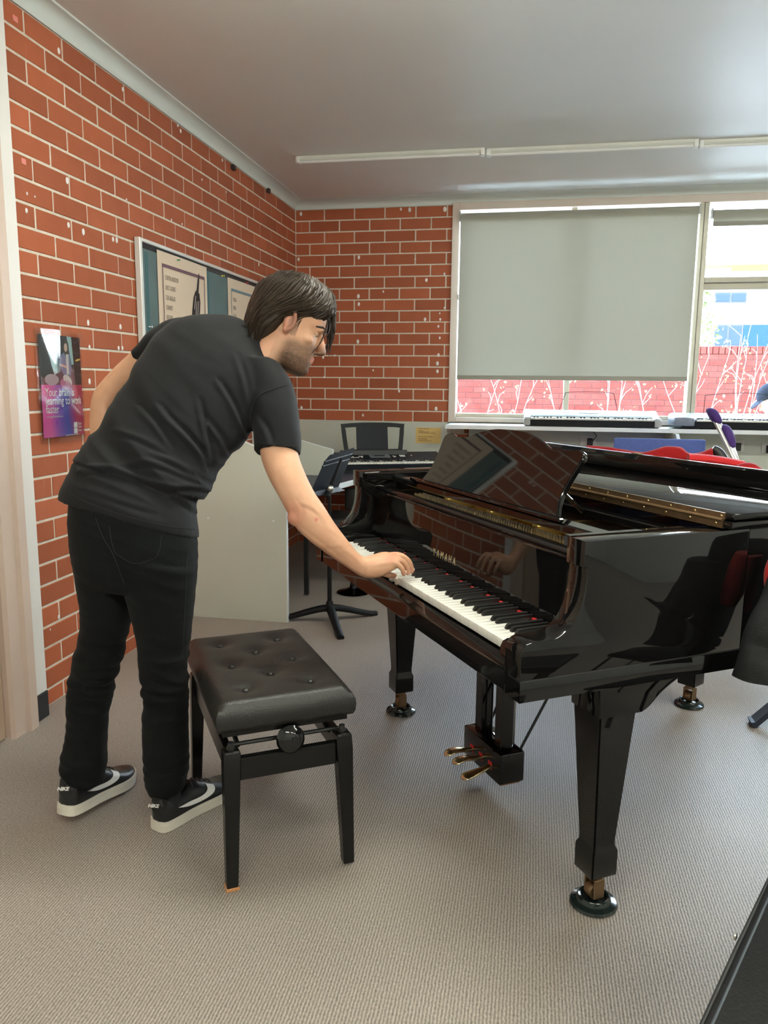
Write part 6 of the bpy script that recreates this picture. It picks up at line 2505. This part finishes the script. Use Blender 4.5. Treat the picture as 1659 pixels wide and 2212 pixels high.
# crutches
M_ALUM = mat('crutch_aluminium', (0.72, 0.72, 0.70), 0.3, 0.7)
M_PURP = mat('purple_pad', (0.060, 0.025, 0.160), 0.9, vary=0.2, nscale=30, bump=0.3, bscale=200)
for k, (lab, top, low, y) in enumerate([('taller aluminium crutch with purple padded top against the shelf', (1546, 905), (1592, 1000), -1.02), ('shorter aluminium crutch with purple padded top behind the other', (1572, 940), (1594, 1010), -1.02)]):
    P0, P1 = pt_y(top[0], top[1], y), pt_y(low[0], low[1], y - .06)
    ax = (P1 - P0).normalized()
    foot = P0 + ax * (P0.z / -ax.z)
    t = thing('crutch', lab, 'crutch', (foot.x, foot.y, 0), group='pair of crutches')
    f0 = V3((foot.x, foot.y, 0))
    sd = V3((.55, .83, 0)).normalized()
    b = nb(); q0, q1 = ((P0 - f0 - ax * .075, P0 - f0 + ax * .03) if k == 0 else (P0 - f0 - ax * .07, P0 - f0 + ax * .08))
    loft(b, [(q0 + (q1 - q0) * s - V3((0, 0, 0)), V3((1, 0, 0)) * w, V3((0, 1, 0)) * w * 1.5) for s, w in [(0, .012), (.08, .026), (.25, .034), (.5, .035), (.75, .033), (.93, .026), (1, .018)]], 18, 2.3); obj('armpit_pad', b, M_PURP, t)
    for s in (-1, 1):
        b = nb(); st = P0 - f0 + ax * .01 + sd * s * .022
        tube(b, [st, P0 - f0 + ax * .75 + sd * s * .022, P0 - f0 + ax * .95 + sd * s * .012], .0125, 10); obj('upright', b, M_ALUM, t)
    b = nb(); tube(b, [P0 - f0 + ax * .42 - sd * .03, P0 - f0 + ax * .42 + sd * .03], .014, 10); obj('hand_grip', b, M_BLACKRUB, t)
    b = nb(); tube(b, [P0 - f0 + ax * .85, V3((0, 0, .03)) - ax * .0], .011, 10); obj('shaft', b, M_ALUM, t)
    b = nb(); lathe(b, [(0, .002), (.022, .002), (.022, .012), (.014, .045), (0, .045)], 14); obj('rubber_tip', b, M_BLACKRUB, t)

# navy chair whose splayed leg reaches under the piano tail
M_NAVYC = mat('navy_plastic', (0.008, 0.014, 0.028), 0.45)
fp = V3((2.775, -3.045, 0))
t = thing('chair', 'navy chair with flat splayed leg at the right edge', 'chair', (3.42, -3.10, 0), 0, 'stacking chairs')
b = nb(); box(b, -.22, .22, -.22, .22, .43, .46, .015, 2); obj('seat', b, M_NAVYC, t)
b = nb(); box(b, .20, .23, -.22, .22, .50, .82, .012, 2); obj('backrest', b, M_NAVYC, t)
for (sx_, sy_) in ((-1, -1), (-1, 1), (1, -1), (1, 1)):
    e = fp - V3((3.42, -3.10, 0)) if (sx_, sy_) == (-1, 1) else V3((sx_ * (.60 if sx_ < 0 else .3), sy_ * .26, 0))
    s0 = V3((sx_ * .17, sy_ * .17, .44))
    ax = (s0 - e)
    b = nb()
    wv_ = V3((0, 1, 0)) * .030
    rings = []
    for f, z in ((0, .0), (.03, .0), (1, 0)):
        c = e + ax * f
        hv_ = V3((-.35, 0, .9)).normalized() * .011 if sx_ < 0 else V3((.35, 0, .9)).normalized() * .011
        c = V3((c.x, c.y, max(c.z, .012)))
        rings.append([b.verts.new(c + wv_ * a + hv_ * d_) for a, d_ in ((-1, -1), (1, -1), (1, 1), (-1, 1))])
    ring_faces(b, rings)
    obj('leg', b, M_NAVYC, t, 20)

# dark jacket hanging on a chair near the piano's side
t = thing('dark_jacket', 'dark grey jacket sleeve hanging at the right edge', 'jacket', tuple(at(1640, 1470, 1.72)))
lo_ = t.location.copy()
M_DARKJ = mat('charcoal_cloth', (0.013, 0.013, 0.0135), 0.8, spec=0.2, vary=0.15, nscale=20, bump=0.3, bscale=250)
b = nb()
plane_loft(b, [(1668, 1240, 1780, 1235, 1.74, .05), (1652, 1285, 1770, 1285, 1.74, .055), (1630, 1325, 1740, 1330, 1.735, .055), (1615, 1362, 1712, 1372, 1.73, .05), (1606, 1392, 1692, 1402, 1.73, .045), (1600, 1415, 1680, 1420, 1.725, .045), (1594, 1442, 1682, 1448, 1.72, .05), (1587, 1464, 1690, 1476, 1.72, .052)], 5, 26, 2.4)
for v in b.verts:
    n_ = noise.noise(v.co * 26) * .005 + noise.noise(v.co * 9) * .006
    v.co += CF * n_ * .8 + CR * n_ * .5
    v.co -= lo_
obj('sleeve', b, M_DARKJ, t, 70)
b = nb()
plane_loft(b, [(1715, 1165, 2150, 1165, 1.765, .030), (1700, 1190, 2170, 1190, 1.77, .045), (1692, 1290, 2180, 1300, 1.775, .055), (1692, 1420, 2185, 1430, 1.785, .055), (1700, 1540, 2180, 1550, 1.80, .05)], 5, 26, 2.6)
for v in b.verts:
    v.co -= lo_
obj('jacket_body', b, M_DARKJ, t, 70)
b = nb()
plane_loft(b, [(1662, 1205, 1720, 1200, 1.83, .02), (1652, 1240, 1720, 1240, 1.83, .025), (1656, 1300, 1720, 1300, 1.83, .025), (1662, 1340, 1720, 1340, 1.83, .02)], 4, 20)
for v in b.verts:
    v.co -= lo_
obj('red_lining', b, M_REDC, t, 70)
fh, rh = V3((math.sin(YAW), math.cos(YAW), 0)), V3((math.cos(YAW), -math.sin(YAW), 0))
q = CAM + rh * 1.175 + fh * 1.51
M_BLKF = mat('black_fabric', (.008, .008, .009), .9, spec=.2, vary=.15, nscale=40)
chair('black chair carrying the dark grey jacket on its back', q.x, q.y, -YAW, M_BLKF, M_BLKF, .905, .40)

# padded black seat in the lower right corner
e0, e1_ = V3((2.146, -5.142, 0)), V3((2.331, -4.779, 0))
dr_ = (e1_ - e0).normalized()
rt = V3((dr_.y, -dr_.x, 0))
org = e0 - dr_ * .12
MS = basis(org, dr_, -rt, (0, 0, 1))
t = thing('padded_bench', 'black vinyl padded bench with piping in the lower corner', 'bench', matrix=MS)
b = nb(); box(b, 0, .57, -.36, 0, .38, .452, .010, 3); obj('seat', b, mat('matte_black_vinyl', (.005, .005, .0055), .55, spec=.22, vary=.2, nscale=30, bump=.25, bscale=150), t)
b = nb(); tube(b, [(.005, -.014, .4515), (.565, -.014, .4515)], .0022, 8); obj('piping', b, mat('slate_piping', (.05, .06, .075), .5), t)
b = nb(); tube(b, [(.005, -.002, .446), (.3, -.001, .447), (.565, -.002, .446)], .0035, 8); obj('seam_roll', b, M_BLACKRUB, t)
b = nb(); lathe(b, [(0, 0), (.006, .001), (.006, .004), (0, .006)], 12, (.345, .006, .442), 'y'); obj('stud', b, M_STEELP, t)
for (x, y) in ((.06, -.05), (.51, -.05), (.06, -.31), (.51, -.31)):
    b = nb(); box(b, x - .02, x + .02, y - .02, y + .02, .001, .381, .003); obj('leg', b, M_BENCHW, t)

# ------------------------------------------------------------------ person in a cap outside the window
pc_ = pt_y(1668, 862, .62)
bm = nb()
M_C = Matrix.Translation(pc_)
hx = V3((-.88, -.05, -.45)).normalized()                    # looking along the glass, head bowed
hz = V3((-.45, 0, .88)); hz = (hz - hx * hz.dot(hx)).normalized()
hyv = hz.cross(hx)
secs = []
for (u, f0, f1, w) in [(-.125, .02, .075, .03), (-.10, -.03, .09, .05), (-.06, -.07, .095, .062), (0, -.09, .09, .072), (.05, -.098, .095, .076), (.09, -.08, .08, .066), (.118, -.04, .03, .03)]:
    secs.append((pc_ + hz * u + hx * (f0 + f1) / 2, hx * (f1 - f0) / 2, hyv * w))
loft(bm, secs, 24, 2.2)
tube(bm, [pc_ + hx * .10 - hz * .01, pc_ + hx * .115 - hz * .04, pc_ + hx * .09 - hz * .05], [.008, .014, .008], 10)
sh_ = pc_ + V3((.115, .02, -.125))
tube(bm, [pc_ - hz * .06 - hx * .03, sh_ + V3((0, 0, .03))], [.055, .06], 16)
loft(bm, [(V3((sh_.x, sh_.y, z)), V3((a, 0, 0)), V3((0, c, 0))) for z, a, c in [(sh_.z + .04, .06, .08), (sh_.z, .10, .18), (sh_.z - .10, .13, .21), (sh_.z - .40, .12, .17), (sh_.z - .58, .13, .17)]], 26, 2.3)
for s in (-1, 1):
    tube(bm, [sh_ + V3((0, s * .18, -.03)), sh_ + V3((-.05, s * .23, -.30)), sh_ + V3((-.22, s * .18, -.42)), sh_ + V3((-.30, s * .14, -.42))], [.055, .045, .035, .03], 12)
    tube(bm, [V3((sh_.x + .01, sh_.y + s * .09, sh_.z - .55)), V3((sh_.x, sh_.y + s * .10, .42)), V3((sh_.x + .02, sh_.y + s * .10, -.05))], [.085, .06, .045], 12)
    for k in range(4):
        tube(bm, [sh_ + V3((-.30, s * .14 + (k - 1.5) * .016, -.42)), sh_ + V3((-.36, s * .13 + (k - 1.5) * .017, -.43)), sh_ + V3((-.385, s * .13 + (k - 1.5) * .017, -.45))], [.011, .009, .007], 8)
    tube(bm, [sh_ + V3((-.27, s * .11, -.42)), sh_ + V3((-.31, s * .085, -.43)), sh_ + V3((-.335, s * .085, -.45))], [.012, .010, .008], 8)
me = fuse(bm, .008, 4)
me.color_attributes.new('tint', 'FLOAT_COLOR', 'POINT')
p2 = new_obj('person', me, None, M_SKIN)
for d_ in me.color_attributes['tint'].data:
    d_.color = (0, 0, 0, 1)
tag(p2, 'person in navy cap and red top outside the window', 'person')
b = nb()
loft(b, [(pc_ + hz * u + hx * c, hx * a, hyv * w) for u, c, a, w in [(.022, -.002, .108, .087), (.05, -.002, .108, .087), (.085, -.004, .096, .078), (.112, -.006, .070, .058), (.128, -.008, .036, .032), (.132, -.008, .008, .008)]], 28, 2.2)
loft(b, [(pc_ + hz * (.030 - .03 * s) + hx * (.085 + .085 * s), hyv * w, hz * .005) for s, w in [(0, .078), (.35, .076), (.7, .064), (.92, .042), (1, .02)]], 24, 2.4)
cp = obj('cap', b, mat('navy_cap', (.010, .013, .022), .9, spec=0.05), p2)
b = nb(); sphere(b, pc_ + hz * .035 + hx * .085 - hyv * .066, .008, seg=10, rings=8); obj('cap_button', b, M_WHITE, cp)
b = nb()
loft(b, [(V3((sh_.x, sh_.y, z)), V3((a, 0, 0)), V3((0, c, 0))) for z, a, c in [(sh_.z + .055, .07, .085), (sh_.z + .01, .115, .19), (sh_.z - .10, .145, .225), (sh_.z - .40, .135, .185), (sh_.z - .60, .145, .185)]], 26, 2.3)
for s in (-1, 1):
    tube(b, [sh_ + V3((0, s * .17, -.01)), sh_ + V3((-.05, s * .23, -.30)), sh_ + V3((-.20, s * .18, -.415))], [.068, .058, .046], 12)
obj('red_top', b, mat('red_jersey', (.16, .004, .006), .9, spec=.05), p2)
b = nb()
for s in (-1, 1):
    tube(b, [V3((sh_.x + .01, sh_.y + s * .09, sh_.z - .56)), V3((sh_.x, sh_.y + s * .10, .42)), V3((sh_.x + .02, sh_.y + s * .10, -.04))], [.10, .075, .062], 12)
obj('trousers', b, M_JEANS, p2)
b = nb()
random.seed(6)
for k in range(60):
    a = random.uniform(-1.2, 1.2)
    q0 = pc_ + hz * .02 - hx * .095 * math.cos(a) + hyv * .085 * math.sin(a)
    lock(b, [q0, q0 - hz * .06 - hx * .01, q0 - V3((0, 0, .13)) - hx * .01], .004)
obj('hair', b, mat('auburn_hair', (.06, .018, .006), .8, spec=.1), p2, 80, False)
for s in (-1, 1):
    b = nb(); loft(b, [(V3((sh_.x + x, sh_.y + s * .10, z)), V3((0, .042, 0)), V3((0, 0, h))) for x, z, h in [(.08, -.09, .02), (.06, -.08, .035), (-.02, -.08, .038), (-.12, -.095, .022), (-.17, -.105, .012)]], 16, 2.3); obj('shoe', b, M_SHOE, p2)
